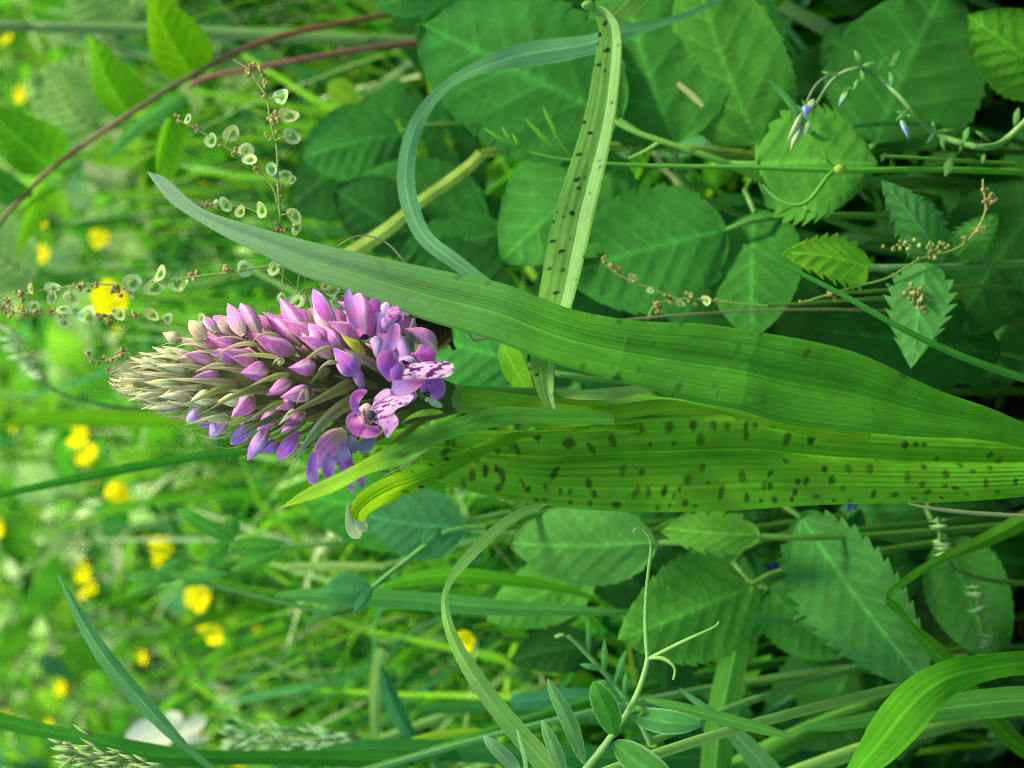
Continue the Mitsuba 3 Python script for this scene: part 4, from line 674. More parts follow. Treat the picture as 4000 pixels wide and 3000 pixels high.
broad('green leaf with wavy right margin at the top centre right', (2960, 560, .350), (2700, -160, .345), 470, D3, 103, veins=6, tooth=.04, pq=(.4, .7))
broad('toothed green leaf under the drooping vine at the upper right', (2960, 640, .342), (3430, 640, .330), 470, D3 * 1.0, 104, tooth=.16, teeth=11, veins=6)
broad('wide dark leaf behind the middle of the narrow spotted leaf', (2440, 640, .362), (1960, 1020, .352), 560, D2, 105, tooth=.10, teeth=10)
broad('dark leaf with pale stalk just right of the narrow spotted leaf', (2830, 900, .345), (2200, 1080, .352), 520, D1 * 1.05, 106, tooth=.10, teeth=11, face=(-1, .5, .1))
broad('smooth dark leaf hanging above the broad orchid leaf near centre right', (2950, 830, .352), (2940, 1330, .338), 380, D2, 107, tooth=.05, face=(-1, .5, .3))
broad('shaded leaf at the far upper right behind the vine', (3420, 560, .380), (3700, -60, .37), 640, D1 * .9, 108, tooth=.05, veins=5)
broad('bright green leaf in the upper right corner', (4150, 330, .34), (3780, 60, .335), 330, col(.10, .36, .03), 109, tooth=.06, face=(-.6, 1, .2))
broad('dark pointed leaf below the bright corner leaf', (4060, 120, .352), (3880, 290, .35), 160, D2, 110, tooth=.1)
broad('very dark leaf along the right edge behind the nettle', (4120, 700, .372), (3700, 1330, .365), 520, D1 * .75, 111, tooth=.05)
broad('shaded leaf between the nettle and the orchid leaf', (3900, 1380, .368), (3150, 1280, .36), 330, D1 * .8, 112, tooth=.08)
broad('dark leaf low behind the top of the vine', (3560, 420, .39), (3220, 120, .39), 420, D1 * .75, 113, tooth=.05)
broad('light green leaf under the lower edge of the spotted orchid leaf, left one', (2560, 2120, .335), (1980, 2120, .348), 330, col(.085, .30, .055), 114, tooth=.07, teeth=12, face=(-.8, 1, -.2))
broad('green toothed leaf right of the vetch tendril below the orchid', (2930, 2290, .345), (2420, 2500, .330), 430, D3 * 1.05, 115, tooth=.10, teeth=12, face=(-.9, .8, -.1))
broad('two toned leaf with ragged lower edge in the lower right, turned on edge', (3130, 2020, .340), (3640, 2700, .322), 390, col(.07, .28, .06), 116, tooth=.16, teeth=14, face=(-1, .5, -.1), fold=-.45, veins=9)
broad('bright ragged little leaf under the spotted leaf, right of the vetch tip', (2960, 2090, .325), (2560, 2060, .330), 170, col(.11, .36, .04), 117, tooth=.28, teeth=6, wave=.12, face=(-.7, 1, 0))
broad('dark leaf in the lower right behind the folded bright blade', (3700, 2100, .375), (3900, 2600, .36), 330, D1 * .85, 118, tooth=.05)
broad('shaded leaf low at the bottom right behind the grass blades', (3350, 2560, .41), (3150, 3000, .40), 360, D1 * .8, 119, tooth=.08)
broad('dim leaf behind the ragged two toned leaf', (3000, 2300, .385), (3300, 2560, .38), 320, D1 * .85, 120, tooth=.08)
broad('green leaf lying below the light leaf at centre bottom', (2320, 2230, .375), (1900, 2420, .38), 260, D3, 121, tooth=.06)
broad('grey green leaf between spotted leaf hook and curved pale blade', (1820, 2070, .385), (1400, 2010, .39), 280, col(.05, .22, .075), 122, tooth=.04)
broad('bright wide leaf behind the base of the flower spike', (2060, 1420, .335), (1640, 1300, .345), 360, col(.05, .26, .045), 123, tooth=.03, face=(-.8, 1, 0))
broad('yellow green pointed leaf lying behind the stem by the spotted tip', (1960, 1330, .31), (2090, 1560, .30), 110, col(.12, .38, .02), 124, tooth=.0, stalk=False)
broad('green leaf behind the lower buds of the spike', (1700, 2030, .39), (1180, 1930, .40), 330, col(.05, .27, .03), 125, tooth=.03)
broad('dark leaf behind the upper middle of the broad orchid leaf', (1900, 880, .40), (1330, 760, .41), 420, D1 * .9, 126, tooth=.06)
broad('dark leaf behind the sorrel seeds right of the reddish stem', (1560, 520, .43), (1180, 620, .43), 330, D1, 127, tooth=.06)
for i, (b, t, w, c) in enumerate([((1280, 330, .50), (1420, 420, .49), 110, LIME * .8), ((1730, 90, .46), (1770, 590, .44), 150, LIME * .7), ((1320, 560, .48), (1480, 500, .48), 100, GREEN), ((1560, 20, .50), (1330, -100, .5), 160, LIME)]):
    broad(['small bright leaf under the reddish stem', 'long pale pointed leaf hanging beside the large dark top leaf', 'small green leaf right of the upper sorrel seeds', 'light leaf above the thick green stem at the top edge'][i], b, t, w, c, 140 + i, tooth=0.03, name='meadow_plant', stalk=False, face=(-1, .4, .1))

# ---------------------------------------------------------------- reddish stem with hanging toothed leaves, top left
RS = thing('red_stemmed_plant', 'blurred plant with arching red stem and hanging toothed leaves in the upper left', 'plant')
RED = [(.08, .10, .02), (.15, .05, .025), (.07, .07, .02), (.17, .05, .03), (.08, .09, .02), (.14, .05, .025)]
obj('stem', tube([at(-80, 960, .47), at(60, 800, .468), at(200, 660, .466), at(400, 515, .464), at(560, 410, .462), at(740, 300, .462), at(900, 215, .464), at(1100, 140, .47), at(1500, 60, .48), at(2000, -80, .50)], [.0009, .0010, .0011, .0013], RED, 8, 60), 'stem', RS)
obj('stem', tube([at(740, 340, .455), at(820, 300, .454), at(1000, 265, .453), at(1200, 228, .453), at(1400, 195, .454), at(1650, 165, .456), at(2000, 150, .47), at(2600, 160, .55)], [.0008, .0011, .0013, .0016], [(.20, .06, .05), (.10, .05, .03), (.24, .07, .06), (.12, .10, .04)], 8, 50), 'stem', RS)
obj('stem', tube([at(-80, 98, .50), at(250, 105, .50), at(550, 112, .498), at(900, 130, .495), at(1300, 150, .49), at(1650, 165, .49), at(2200, 190, .50)], [.0023, .0025, .0027], (.07, .19, .03), 8, 40), 'stem', RS)
for i, (b, t, w, c) in enumerate([((745, 285, .462), (570, -60, .455), 200, col(.15, .44, .006)), ((505, 450, .466), (350, 130, .455), 170, col(.13, .42, .010)), ((200, 655, .468), (-60, 400, .455), 210, col(.10, .38, .012)), ((60, 800, .47), (-60, 640, .46), 160, col(.05, .25, .02)), ((720, 370, .458), (400, 640, .45), 80, col(.07, .28, .05)), ((180, 730, .47), (70, 1010, .46), 110, col(.11, .36, .01)), ((700, 400, .46), (640, 780, .455), 120, col(.12, .40, .01))]):
    obj('leaf', ovate(at(*b), at(*t), -FWD + .25 * UP + .7 * np.array([0, 0, 1]), w * s_of(b[2]) * 1.25, c, 150 + i, tooth=.10, teeth=9, pq=(.28, .9), fold=.35, n=70), 'leaf_soft', RS)
for i, (b, t, w) in enumerate([((540, 40, .72), (260, -160, .70), 420), ((470, 470, .74), (120, 300, .72), 420), ((350, 500, .70), (200, 260, .70), 330), ((140, 1080, .66), (-120, 900, .66), 300)]):
    k = thing('pale_plant', ['pale mint leaf blurred at the top left corner', 'pale mint leaf behind the second red stemmed leaf', 'whitish green leaf near the small yellow flower at left', 'pale leaf at the left edge under the red stem'][i], 'leaf')
    obj('blade', ovate(at(*b), at(*t), -FWD + np.array([0, 0, .9]), w * s_of(b[2]), col(.26, .50, .13), 160 + i, tooth=.05, veins=8, relief=.25, vein_c=-.45), 'leaf_soft', k)
    stem_to_ground(at(*b), [.0012, .0015], (.1, .28, .05), parent=k, name='stalk')

# ---------------------------------------------------------------- sorrel seed stalks
def seed(c, r, tilt, sd, pink=.4):
    """A flat winged fruit: pale rim, greener wing, dark seed in the middle."""
    R = rng(sd); nrm = unit(-FWD + tilt[0] * UP + tilt[1] * RIGHT); a = unit(np.cross(nrm, R.normal(size=3))); b = np.cross(nrm, a)
    n, m = 9, 22; q = np.linspace(0, 1, n); th = np.arange(m) * 2 * np.pi / m
    rim = 1 + .10 * np.cos(2 * th + sd) + .05 * np.cos(3 * th)
    z = np.interp(q, [0, .25, .42, .5, .8, 1], [.34, .28, .08, .03, .10, .16])
    front = (c + r * (q[:, None, None] * rim[None, :, None] * (np.cos(th)[None, :, None] * a + .86 * np.sin(th)[None, :, None] * b)) + r * z[:, None, None] * nrm + r * .12 * (q[:, None, None] ** 2) * nrm * np.cos(2 * th + sd)[None, :, None]).reshape(-1, 3)
    cm = np.stack([np.interp(q, [0, .28, .40, .52, .8, .93, 1], k) for k in ((.22, .24, .19, .44, .52, .58, .68 + .10 * pink), (.50, .52, .42, .70, .76, .78, .72), (.08, .09, .07, .26, .36, .42, .48 + .08 * pink))], 1)
    cc = np.repeat(cm, m, axis=0) * (.85 + .3 * mfbm(front * 1500, 2, sd))[:, None]
    return front, grid_faces(n, m, True), cc * R.uniform(.78, 1.12) * np.array([R.uniform(.8, 1.25), 1, R.uniform(.8, 1.1)])
def husks(c, r, sd, k=5):
    R = rng(sd)
    return join([blob(c + R.normal(0, r * .7, 3), np.diag(R.uniform(.35, .8, 3) * r), col(.31, .27, .09) * R.uniform(.6, 1.3), sd + j, .3, 1) for j in range(k)])
def sorrel(label, stems, seeds, hs, d, sd, root):
    k = thing('sorrel_stalk', label, 'sorrel', 'sorrel seed stalks around the orchid spike')
    for i, (pts, r) in enumerate(stems):
        pts = [at(x, y, d + (dz[0] if dz else 0)) for x, y, *dz in pts]
        obj('stem', tube(pts, r, [(.30, .30, .10), (.16, .30, .05), (.14, .30, .05)], 6, 40), 'stem', k)
    # the stalk runs down behind the orchid's broad leaf
    p = at(*root); way = [p] + [at(x, y, .296) for x, y in ((1700, 1195), (2200, 1370), (2900, 1500), (3500, 1660), (3950, 1760)) if x > root[0] + 200]
    if root[0] > 2900: way = [p, (p + down(p, .01, .04)) / 2]
    obj('stem', tube(way + [down(way[-1], 0, .03)], [.0004, .0008, .001], (.14, .30, .05), 6, 50), 'stem', k)
    R = rng(sd)
    for i, (x, y, r) in enumerate(seeds):
        lines = np.concatenate([spline(np.array([q[:2] for q in pts], float), 60) for pts, _ in stems]); j = lines[np.argmin(((lines - [x, y]) ** 2).sum(1))]
        obj('pedicel', tube([at(j[0], j[1], d), at((j[0] + x) / 2, (j[1] + y) / 2 - 4, d - .0006), at(x, y, d + .0004)], [.00012, .00016], (.22, .34, .10), 5, 8), 'stem', k)
        obj('seed', seed(at(x, y, d + R.uniform(-.002, .002)), r * R.uniform(.75, 1.0) * s_of(d), R.normal(0, .55, 2), sd * 50 + i, R.random()), 'petal', k)
    for i, (x, y, r) in enumerate(hs):
        obj('husk', husks(at(x, y, d + R.uniform(-.001, .001)), r * s_of(d), sd * 70 + i), 'bud', k)
    return k
S = .0002
sorrel('sorrel stalk with pale disc seeds hanging above the orchid spike, forked into three', [
    ([(912, 232), (960, 262), (985, 285), (1010, 330), (1040, 375), (1055, 470), (1078, 560), (1085, 680), (1090, 790), (1098, 880), (1110, 960)], [S, S * 1.3, S * 1.6]), ([(690, 465), (740, 490), (820, 535), (900, 585), (960, 620), (1010, 670), (1050, 710), (1082, 790)], [S * .8, S * 1.2]),
    ([(770, 790), (840, 798), (900, 805), (960, 812), (1030, 840), (1095, 885)], [S * .8, S * 1.2])],
    [(1103, 378, 40), (1126, 452, 40), (1140, 532, 40), (1062, 660, 36), (1075, 685, 34), (1118, 683, 26), (1150, 842, 44), (1160, 886, 42), (905, 520, 36), (825, 548, 34), (960, 588, 36), (975, 625, 30), (735, 465, 26), (880, 800, 36), (940, 825, 30), (1024, 820, 36), (845, 795, 24), (1140, 700, 20)],
    [(985, 258, 16), (1020, 280, 14), (970, 290, 14), (1032, 325, 12), (1033, 380, 10), (1068, 458, 15), (1082, 475, 14), (1064, 530, 15), (1008, 668, 12), (1088, 728, 12), (1088, 776, 13), (1085, 885, 14), (700, 466, 13), (768, 500, 12), (860, 555, 12), (912, 592, 12), (800, 788, 12), (815, 800, 12), (860, 808, 10), (1110, 895, 12)], .292, 1, (1110, 960, .292))
sorrel('sorrel stalk with two seed branches pointing to the left edge beyond the orchid tip', [
    ([(8, 1172), (60, 1165), (130, 1140), (200, 1128), (320, 1112), (450, 1112), (560, 1112), (660, 1100), (770, 1080), (900, 1065), (1010, 1045), (1180, 1050), (1300, 1090)], [S * .8, S * 1.4, S * 2]), ([(0, 1208), (60, 1222), (130, 1224), (210, 1228), (350, 1230), (480, 1236), (600, 1242), (680, 1262), (760, 1290), (900, 1330)], [S * .8, S * 1.4]),
    ([(340, 1396), (390, 1410), (430, 1405), (485, 1380), (520, 1400)], [S, S * 1.2])],
    [(125, 1128, 34), (205, 1125, 36), (205, 1160, 36), (280, 1163, 34), (515, 1105, 44), (510, 1140, 34), (600, 1125, 44), (628, 1072, 38), (695, 1110, 44), (720, 1115, 34), (955, 1050, 42), (1070, 1050, 34), (130, 1195, 32), (250, 1208, 34), (245, 1235, 30), (295, 1215, 28), (340, 1230, 40), (350, 1245, 28), (470, 1228, 40), (595, 1228, 40), (250, 1262, 28), (655, 1245, 26), (790, 1245, 28), (1155, 1178, 36), (1100, 1165, 26)],
    [(15, 1172, 14), (35, 1178, 12), (75, 1150, 14), (90, 1160, 12), (300, 1118, 16), (325, 1122, 14), (375, 1112, 10), (450, 1115, 18), (465, 1128, 14), (760, 1085, 18), (895, 1055, 16), (10, 1204, 12), (42, 1216, 12), (85, 1215, 12), (145, 1220, 14), (88, 1230, 12), (200, 1222, 14), (400, 1235, 18), (430, 1240, 16), (530, 1225, 14), (640, 1255, 12), (352, 1396, 14), (398, 1412, 14), (420, 1415, 10), (445, 1402, 14), (478, 1385, 16), (460, 1395, 12), (425, 1450, 12)], .300, 2, (1180, 1050, .30))
sorrel('sorrel twig with tiny seeds close behind the buds and the broad leaf', [([(1040, 1340), (1070, 1270), (1100, 1225), (1160, 1170), (1190, 1130), (1300, 1150), (1380, 1190)], [S, S * 1.4])],
    [(1070, 1050, 30), (1160, 1178, 34), (1300, 1130, 40), (1310, 1180, 30), (1270, 1118, 20)], [(1260, 1120, 10), (1330, 1175, 12), (1345, 1185, 8), (1210, 1225, 14), (1195, 1255, 14)], .290, 3, (1300, 1150, .29))
sorrel('dried sorrel twig lying on the leaves right of the narrow spotted leaf', [([(2350, 1010), (2440, 1085), (2560, 1135), (2640, 1165), (2700, 1168), (2820, 1178), (3000, 1195)], [S * .8, S * 1.4]), ([(2530, 1250), (2550, 1200), (2570, 1185), (2640, 1165)], [S, S])], [(2655, 1185, 26), (2760, 1174, 24), (2470, 1085, 22), (2540, 1135, 16)],
    [(2360, 1018, 12), (2410, 1050, 14), (2460, 1092, 12), (2620, 1165, 14), (2700, 1155, 12), (2710, 1178, 10), (2808, 1178, 10), (2570, 1198, 14), (2560, 1188, 10), (2390, 1035, 10)], .318, 4, (3000, 1195, .318))
sorrel('small curved sorrel twig with dry flowers at the right edge behind the nettle', [([(3840, 700), (3845, 760), (3850, 820), (3825, 880), (3780, 940), (3700, 985), (3600, 1010), (3480, 1080), (3380, 1110), (3240, 1150), (3120, 1185)], [S, S * 1.6])], [(3875, 770, 16), (3840, 895, 18)],
    [(3845, 740, 12), (3870, 760, 12), (3880, 780, 12), (3855, 795, 12), (3820, 885, 16), (3805, 905, 12), (3770, 925, 10), (3240, 1150, 12), (3265, 1165, 10), (3130, 1180, 8)], .312, 5, (3240, 1150, .312))

# ---------------------------------------------------------------- nettle
NE = thing('nettle', 'young nettle with coarsely toothed leaves and flower clusters, right of the vine', 'nettle')
obj('stem', tube([at(3380, 1045, .318), at(3600, 1045, .318), at(3800, 1040, .322), at(4000, 1030, .33), at(4300, 1030, .345)], [.0009, .0011, .0012], (.09, .27, .08), 7, 30), 'stem', NE)
stem_to_ground(at(4300, 1030, .345), [.0012, .0016], (.09, .27, .08), parent=NE)
for i, (b, t, w, c, face) in enumerate([((3680, 1010, .316), (3440, 700, .312), 190, col(.08, .30, .07), (-1, .4, .3)), ((3610, 1040, .314), (3560, 1440, .306), 240, col(.095, .34, .08), (-1, .4, 0)), ((3390, 1045, .316), (3060, 985, .306), 215, col(.17, .48, .03), (-.6, 1.0, .3)), ((3740, 1000, .32), (3900, 830, .32), 150, D2, (-1, .5, 0))]):
    obj('leaf', ovate(at(*b), at(*t), FWD * face[0] + np.array([0, 0, face[1]]) + UP * face[2], w * s_of(b[2]), c, 200 + i, tooth=.34, teeth=8, veins=6, fold=.15, relief=.10, pq=(.45, .9), n=110), 'leaf', NE)
R = rng(5)
for i, (x, y, rx, ry) in enumerate([(3560, 960, 110, 26), (3640, 970, 60, 40), (3590, 1165, 40, 30), (3600, 1205, 40, 30), (3560, 1140, 30, 30)]):
    obj('flower_cluster', join([blob(at(x + R.normal(0, rx * .5), y + R.normal(0, ry * .5), .309 + R.normal(0, .0006)), np.diag(R.uniform(.0003, .0007, 3)), col(.26, .32, .10) * R.uniform(.7, 1.3), j, .3, 1) for j in range(16)]), 'bud', NE)

# ---------------------------------------------------------------- speedwell vine, upper right
VN = thing('speedwell', 'thin arching speedwell shoot with pale blue closed flowers in the upper right', 'plant')
VS = [(4120, 400), (4000, 480), (3930, 545), (3840, 575), (3740, 555), (3640, 510), (3560, 430), (3480, 345), (3420, 295), (3350, 268), (3280, 290), (3230, 340), (3180, 420)]
obj('stem', tube([at(x, y, .315 + .002 * i % .006) for i, (x, y) in enumerate(VS)], [.0009, .0007, .0004], [(.16, .34, .10), (.11, .30, .06), (.10, .22, .08)], 7, 70), 'stem', VN)
stem_to_ground(at(4120, 400, .315), [.0009, .0012], (.12, .3, .06), parent=VN)
obj('stem', tube([at(3270, 290, .316), at(3200, 320, .314), at(3170, 360, .313), at(3150, 400, .312)], [.0004, .0003], (.14, .20, .12), 6, 20), 'stem', VN)
R = rng(9)
for i, (x, y, tx, ty, w) in enumerate([(3370, 262, 3335, 195, 22), (3370, 255, 3420, 240, 20), (3410, 288, 3455, 228, 24), (3360, 275, 3372, 325, 18), (3480, 340, 3475, 280, 22), (3475, 260, 3515, 195, 22), (3475, 255, 3530, 252, 18), (3330, 345, 3260, 355, 26), (3330, 348, 3290, 395, 26), (3350, 310, 3330, 350, 16), (3555, 425, 3500, 470, 22), (3545, 440, 3500, 435, 18), (3540, 450, 3565, 460, 16), (3660, 515, 3620, 560, 20), (3665, 510, 3730, 505, 18), (3670, 525, 3690, 590, 18), (3655, 505, 3640, 475, 14), (3760, 555, 3785, 495, 22), (3765, 560, 3745, 600, 16), (3870, 550, 3810, 510, 18), (3960, 490, 3980, 420, 24), (3845, 600, 3835, 640, 16), (3715, 615, 3690, 690, 34), (3460, 600, 3440, 630, 22), (3265, 295, 3210, 280, 14)]):
    d = .3135 + R.uniform(-.002, .002)
    obj('leaf', ribbon([(x, y, d, 6), ((x + tx) / 2, (y + ty) / 2, d - .0008, w), (tx, ty, d, 3)], fold=.25, base=col(.10, .29, .08) * R.uniform(.8, 1.25), seed=i, n=16, m=5, roll=R.uniform(-40, 40)), 'leaf', VN)
BL, WH = col(.16, .22, .62), col(.28, .46, .16)
for i, (b, t, w, cs) in enumerate([((3180, 390), (3140, 455), 30, [WH, WH, BL]), ((3170, 410), (3140, 460), 22, [WH, BL, BL]), ((3135, 440), (3075, 550), 26, [WH, WH, WH]), ((3130, 480), (3085, 590), 30, [BL * .6, WH, WH]), ((3160, 470), (3140, 535), 22, [WH, WH, WH]), ((3520, 470), (3548, 540), 22, [WH, BL * .8, BL]), ((3310, 360), (3275, 415), 26, [col(.10, .3, .04), col(.14, .3, .06), BL])]):
    obj('flower', bud(at(*b, .3125), at(*t, .3115), w * s_of(.312), cs, i, lift=-FWD), 'bud', VN)
obj('flower', bud(at(3150, 410, .3115), at(3148, 452, .311), 30 * s_of(.312), [BL, BL * 1.2, BL], 8, lift=-FWD), 'bud', VN)

# two thin straight stems with nodes in front of the leaves
BS = thing('stitchwort', 'thin straight green stem with narrow paired leaves crossing the upper right', 'plant')
obj('stem', tube([at(2010, 560, .310), at(2060, 590, .310), at(2220, 625, .310), at(2600, 648, .311), at(3000, 655, .312), at(3270, 665, .313), at(3600, 662, .316), at(4000, 672, .322), at(4300, 680, .33)], [.0003, .0006, .0008, .0009], (.07, .30, .02), 7, 60), 'stem', BS)
stem_to_ground(at(4300, 680, .33), [.0009, .0012], (.07, .3, .02), parent=BS)
obj('stem', tube([at(3270, 665, .313), at(3210, 720, .311), at(3140, 795, .310), at(3060, 790, .311), at(2980, 720, .312)], [.0006, .0005, .0003], (.08, .30, .03), 6, 30), 'stem', BS)
obj('stem', tube([at(3440, 610, .312), at(3550, 615, .314), at(3740, 628, .318), at(3960, 640, .324)], [.0004, .0006], (.09, .26, .03), 6, 24), 'stem', BS)
obj('node', blob(at(3280, 662, .3124), np.diag([.0012, .0011, .0014]), (.22, .42, .04), 4, .1), 'bud', BS)
for i, (x, y, tx, ty, w) in enumerate([(2230, 610, 2120, 415, 22), (2200, 600, 2050, 460, 20), (2060, 590, 2000, 520, 16), (2040, 580, 1890, 500, 14), (2030, 575, 1960, 495, 14), (3260, 650, 3205, 575, 12), (3140, 800, 3170, 830, 20), (3110, 800, 3020, 840, 16)]):
    obj('leaf', ribbon([(x, y, .310, 6), ((x + tx) / 2 - 6, (y + ty) / 2 + 4, .3085, w), (tx, ty, .309, 3)], fold=.4, base=col(.10, .33, .03), seed=i, n=16, m=5), 'leaf', BS)

# the pale forked leaf stalk among the broad leaves
FK = thing('forked_stalk', 'pale forked leaf stalk lying between the dark broad leaves at the top', 'stalk')
obj('stem', tube([at(2400, 470, .338), at(2470, 510, .337), at(2580, 550, .336), at(2700, 590, .336), at(2850, 645, .338), at(2950, 690, .342), at(3100, 760, .35)], [.0007, .0009, .001], (.12, .35, .04), 6, 30), 'stem', FK)
obj('stem', tube([at(2455, 620, .338), at(2520, 590, .337), at(2580, 552, .336)], [.0004, .0006], (.12, .35, .04), 6, 16), 'stem', FK)
stem_to_ground(at(3100, 760, .35), [.001, .0012], (.1, .26, .05), parent=FK)

# ---------------------------------------------------------------- vetch with tendrils, bottom centre
VE = thing('vetch', 'vetch shoot with oval leaflets and a branched curling tendril at the bottom centre', 'vetch')
VC_ = (.18, .40, .09)
obj('stem', tube([at(2250, 3060, .262), at(2300, 2990, .262), at(2370, 2900, .262), at(2405, 2850, .262), at(2450, 2785, .261), at(2500, 2680, .260), at(2530, 2570, .260)], [.0008, .0006, .0005], VC_, 8, 50), 'stem', VE)
stem_to_ground(at(2250, 3060, .262), [.0011, .0014], VC_, (-.01, .05), .01, parent=VE)
obj('tendril', tube([at(2530, 2570, .260), at(2522, 2470, .260), at(2522, 2360, .2605), at(2534, 2220, .261), at(2542, 2130, .2615), at(2530, 2090, .261), at(2505, 2066, .2605), at(2482, 2066, .260), at(2474, 2078, .260), at(2482, 2082, .2602)], [.00045, .00038, .00032, .0002], VC_, 7, 70), 'stem', VE)
obj('tendril', tube([at(2530, 2575, .260), at(2590, 2545, .259), at(2680, 2500, .258), at(2760, 2464, .258), at(2795, 2445, .2585), at(2808, 2430, .259)], [.00042, .00034, .0002], VC_, 7, 40), 'stem', VE)
obj('tendril', tube([at(2532, 2572, .260), at(2580, 2570, .259), at(2615, 2585, .2585), at(2636, 2612, .2585), at(2634, 2640, .259), at(2630, 2655, .2592)], [.00042, .0004, .0002], (.20, .42, .09), 7, 40), 'stem', VE)
LF = col(.075, .30, .055)
for i, (b, t, w, c, roll) in enumerate([((2405, 2880, .2615), (2318, 2660, .257), 105, col(.055, .27, .03), 10), ((2460, 2796, .2615), (2742, 2836, .258), 98, col(.07, .29, .07), -10), ((2392, 2902, .262), (2640, 3080, .259), 130, LF * .9, -20), ((2286, 2984, .262), (2140, 2650, .258), 62, col(.13, .34, .10), 0), ((2210, 3060, .262), (2118, 2812, .258), 56, col(.14, .36, .11), 10), ((2040, 3040, .266), (1887, 2874, .262), 60, col(.18, .40, .16), 20), ((2060, 3060, .265), (2020, 2850, .262), 26, col(.18, .40, .16), 50)]):
    x0, y0, d0 = b; x1, y1, d1 = t; nx, ny = -(y1 - y0), x1 - x0
    pts = [(x0, y0, d0, 10), (x0 + .15 * (x1 - x0), y0 + .15 * (y1 - y0), d0 - .0008, w * .7), (x0 + .45 * (x1 - x0) + .02 * nx, y0 + .45 * (y1 - y0) + .02 * ny, (d0 + d1) / 2 - .001, w), (x0 + .8 * (x1 - x0), y0 + .8 * (y1 - y0), d1, w * .72), (x1, y1, d1 + .0006, 5)]
    m = ribbon(pts, fold=.28, base=c, seed=i, n=44, m=13, roll=roll)
    v, f, cc = m; e = np.tile(np.abs(np.linspace(-1, 1, 13)) > .9, 44)[:, None]
    obj('leaflet', (v, f, np.where(e, cc * .4 + col(.22, .36, .18), cc)), 'leaf', VE)
obj('leaflet', ribbon([(2450, 2790, .261, 8), (2480, 2765, .2595, 22), (2505, 2775, .2595, 20), (2490, 2795, .2605, 6)], fold=.3, base=(.14, .38, .06), seed=20, n=16, m=5), 'leaf', VE)
V2 = thing('vetch', 'smaller blurred vetch shoot with narrow leaflets just behind the first', 'vetch')
obj('stem', tube([at(2170, 2490, .318), at(2215, 2485, .318), at(2280, 2540, .320), at(2345, 2610, .322), at(2400, 2670, .324), at(2460, 2750, .326), at(2540, 2900, .33)], [.0005, .0007, .0009], (.13, .34, .09), 7, 40), 'stem', V2)
stem_to_ground(at(2540, 2900, .33), [.0009, .0012], (.1, .3, .07), parent=V2)
for i, (x, y, tx, ty, w) in enumerate([(2300, 2550, 2297, 2415, 20), (2360, 2630, 2362, 2500, 26), (2400, 2668, 2448, 2540, 26), (2440, 2715, 2445, 2625, 20), (2355, 2615, 2265, 2595, 24), (2405, 2680, 2330, 2660, 26), (2450, 2740, 2360, 2720, 26)]):
    obj('leaflet', ribbon([(x, y, .322, 8), ((x + tx) / 2, (y + ty) / 2, .320, w), (tx, ty, .3205, 4)], fold=.3, base=col(.075, .29, .07), seed=i, n=16, m=5), 'leaf', V2)

# trefoil-like plants in the mid left
def trefoil(label, stem, leaves, d, sd, c):
    k = thing('meadow_pea', label, 'plant')
    obj('stem', tube([at(x, y, d) for x, y in stem], [.0006, .0009], (.05, .22, .03), 6, 40), 'stem', k)
    stem_to_ground(at(*stem[-1], d), [.0009, .0012], (.05, .22, .03), parent=k)
    for i, (x, y, tx, ty, w) in enumerate(leaves):
        obj('leaf', ribbon([(x, y, d, 8), (x + .25 * (tx - x), y + .25 * (ty - y), d - .001, w * .85), (x + .6 * (tx - x), y + .6 * (ty - y), d - .0015, w), (tx, ty, d, 4)], fold=.2, base=col(*c), seed=sd + i, n=24, m=7), 'leaf', k)
trefoil('meadow pea shoot with narrow dark leaves reaching under the orchid spike', [(500, 2250), (620, 2260), (800, 2290), (1000, 2330), (1300, 2200), (1500, 2080), (1700, 2040), (1900, 2000)][4:] if False else [(880, 2110), (1000, 2130), (1150, 2135), (1400, 2110), (1650, 2075), (1850, 2030), (2000, 2000)],
        [(905, 2115, 690, 1985, 60), (905, 2115, 900, 2010, 70), (1130, 2130, 880, 2130, 66), (1130, 2135, 900, 2230, 60), (900, 2112, 800, 2190, 60), (1640, 2080, 1520, 1990, 70), (1650, 2080, 1640, 2140, 60)], .40, 300, (.07, .30, .035))
trefoil('meadow pea shoot with grey green leaves by the yellow flowers at lower left', [(500, 2245), (660, 2250), (850, 2290), (1050, 2340), (1300, 2400)], [(670, 2250, 500, 2245, 36), (660, 2250, 490, 2330, 34), (665, 2252, 500, 2260, 40), (690, 2255, 900, 2240, 46), (600, 2240, 720, 2180, 34), (800, 2210, 890, 2120, 70), (690, 2260, 560, 2250, 40)], .41, 320, (.08, .32, .05))
trefoil('meadow pea leaf pair with a round grey leaf left of the kinked pale blade', [(1455, 2295), (1560, 2210), (1650, 2140), (1720, 2090), (1900, 2060)], [(1455, 2297, 1255, 2310, 130), (1455, 2297, 1380, 2400, 44), (1650, 2140, 1720, 2060, 70)], .335, 340, (.05, .23, .07))

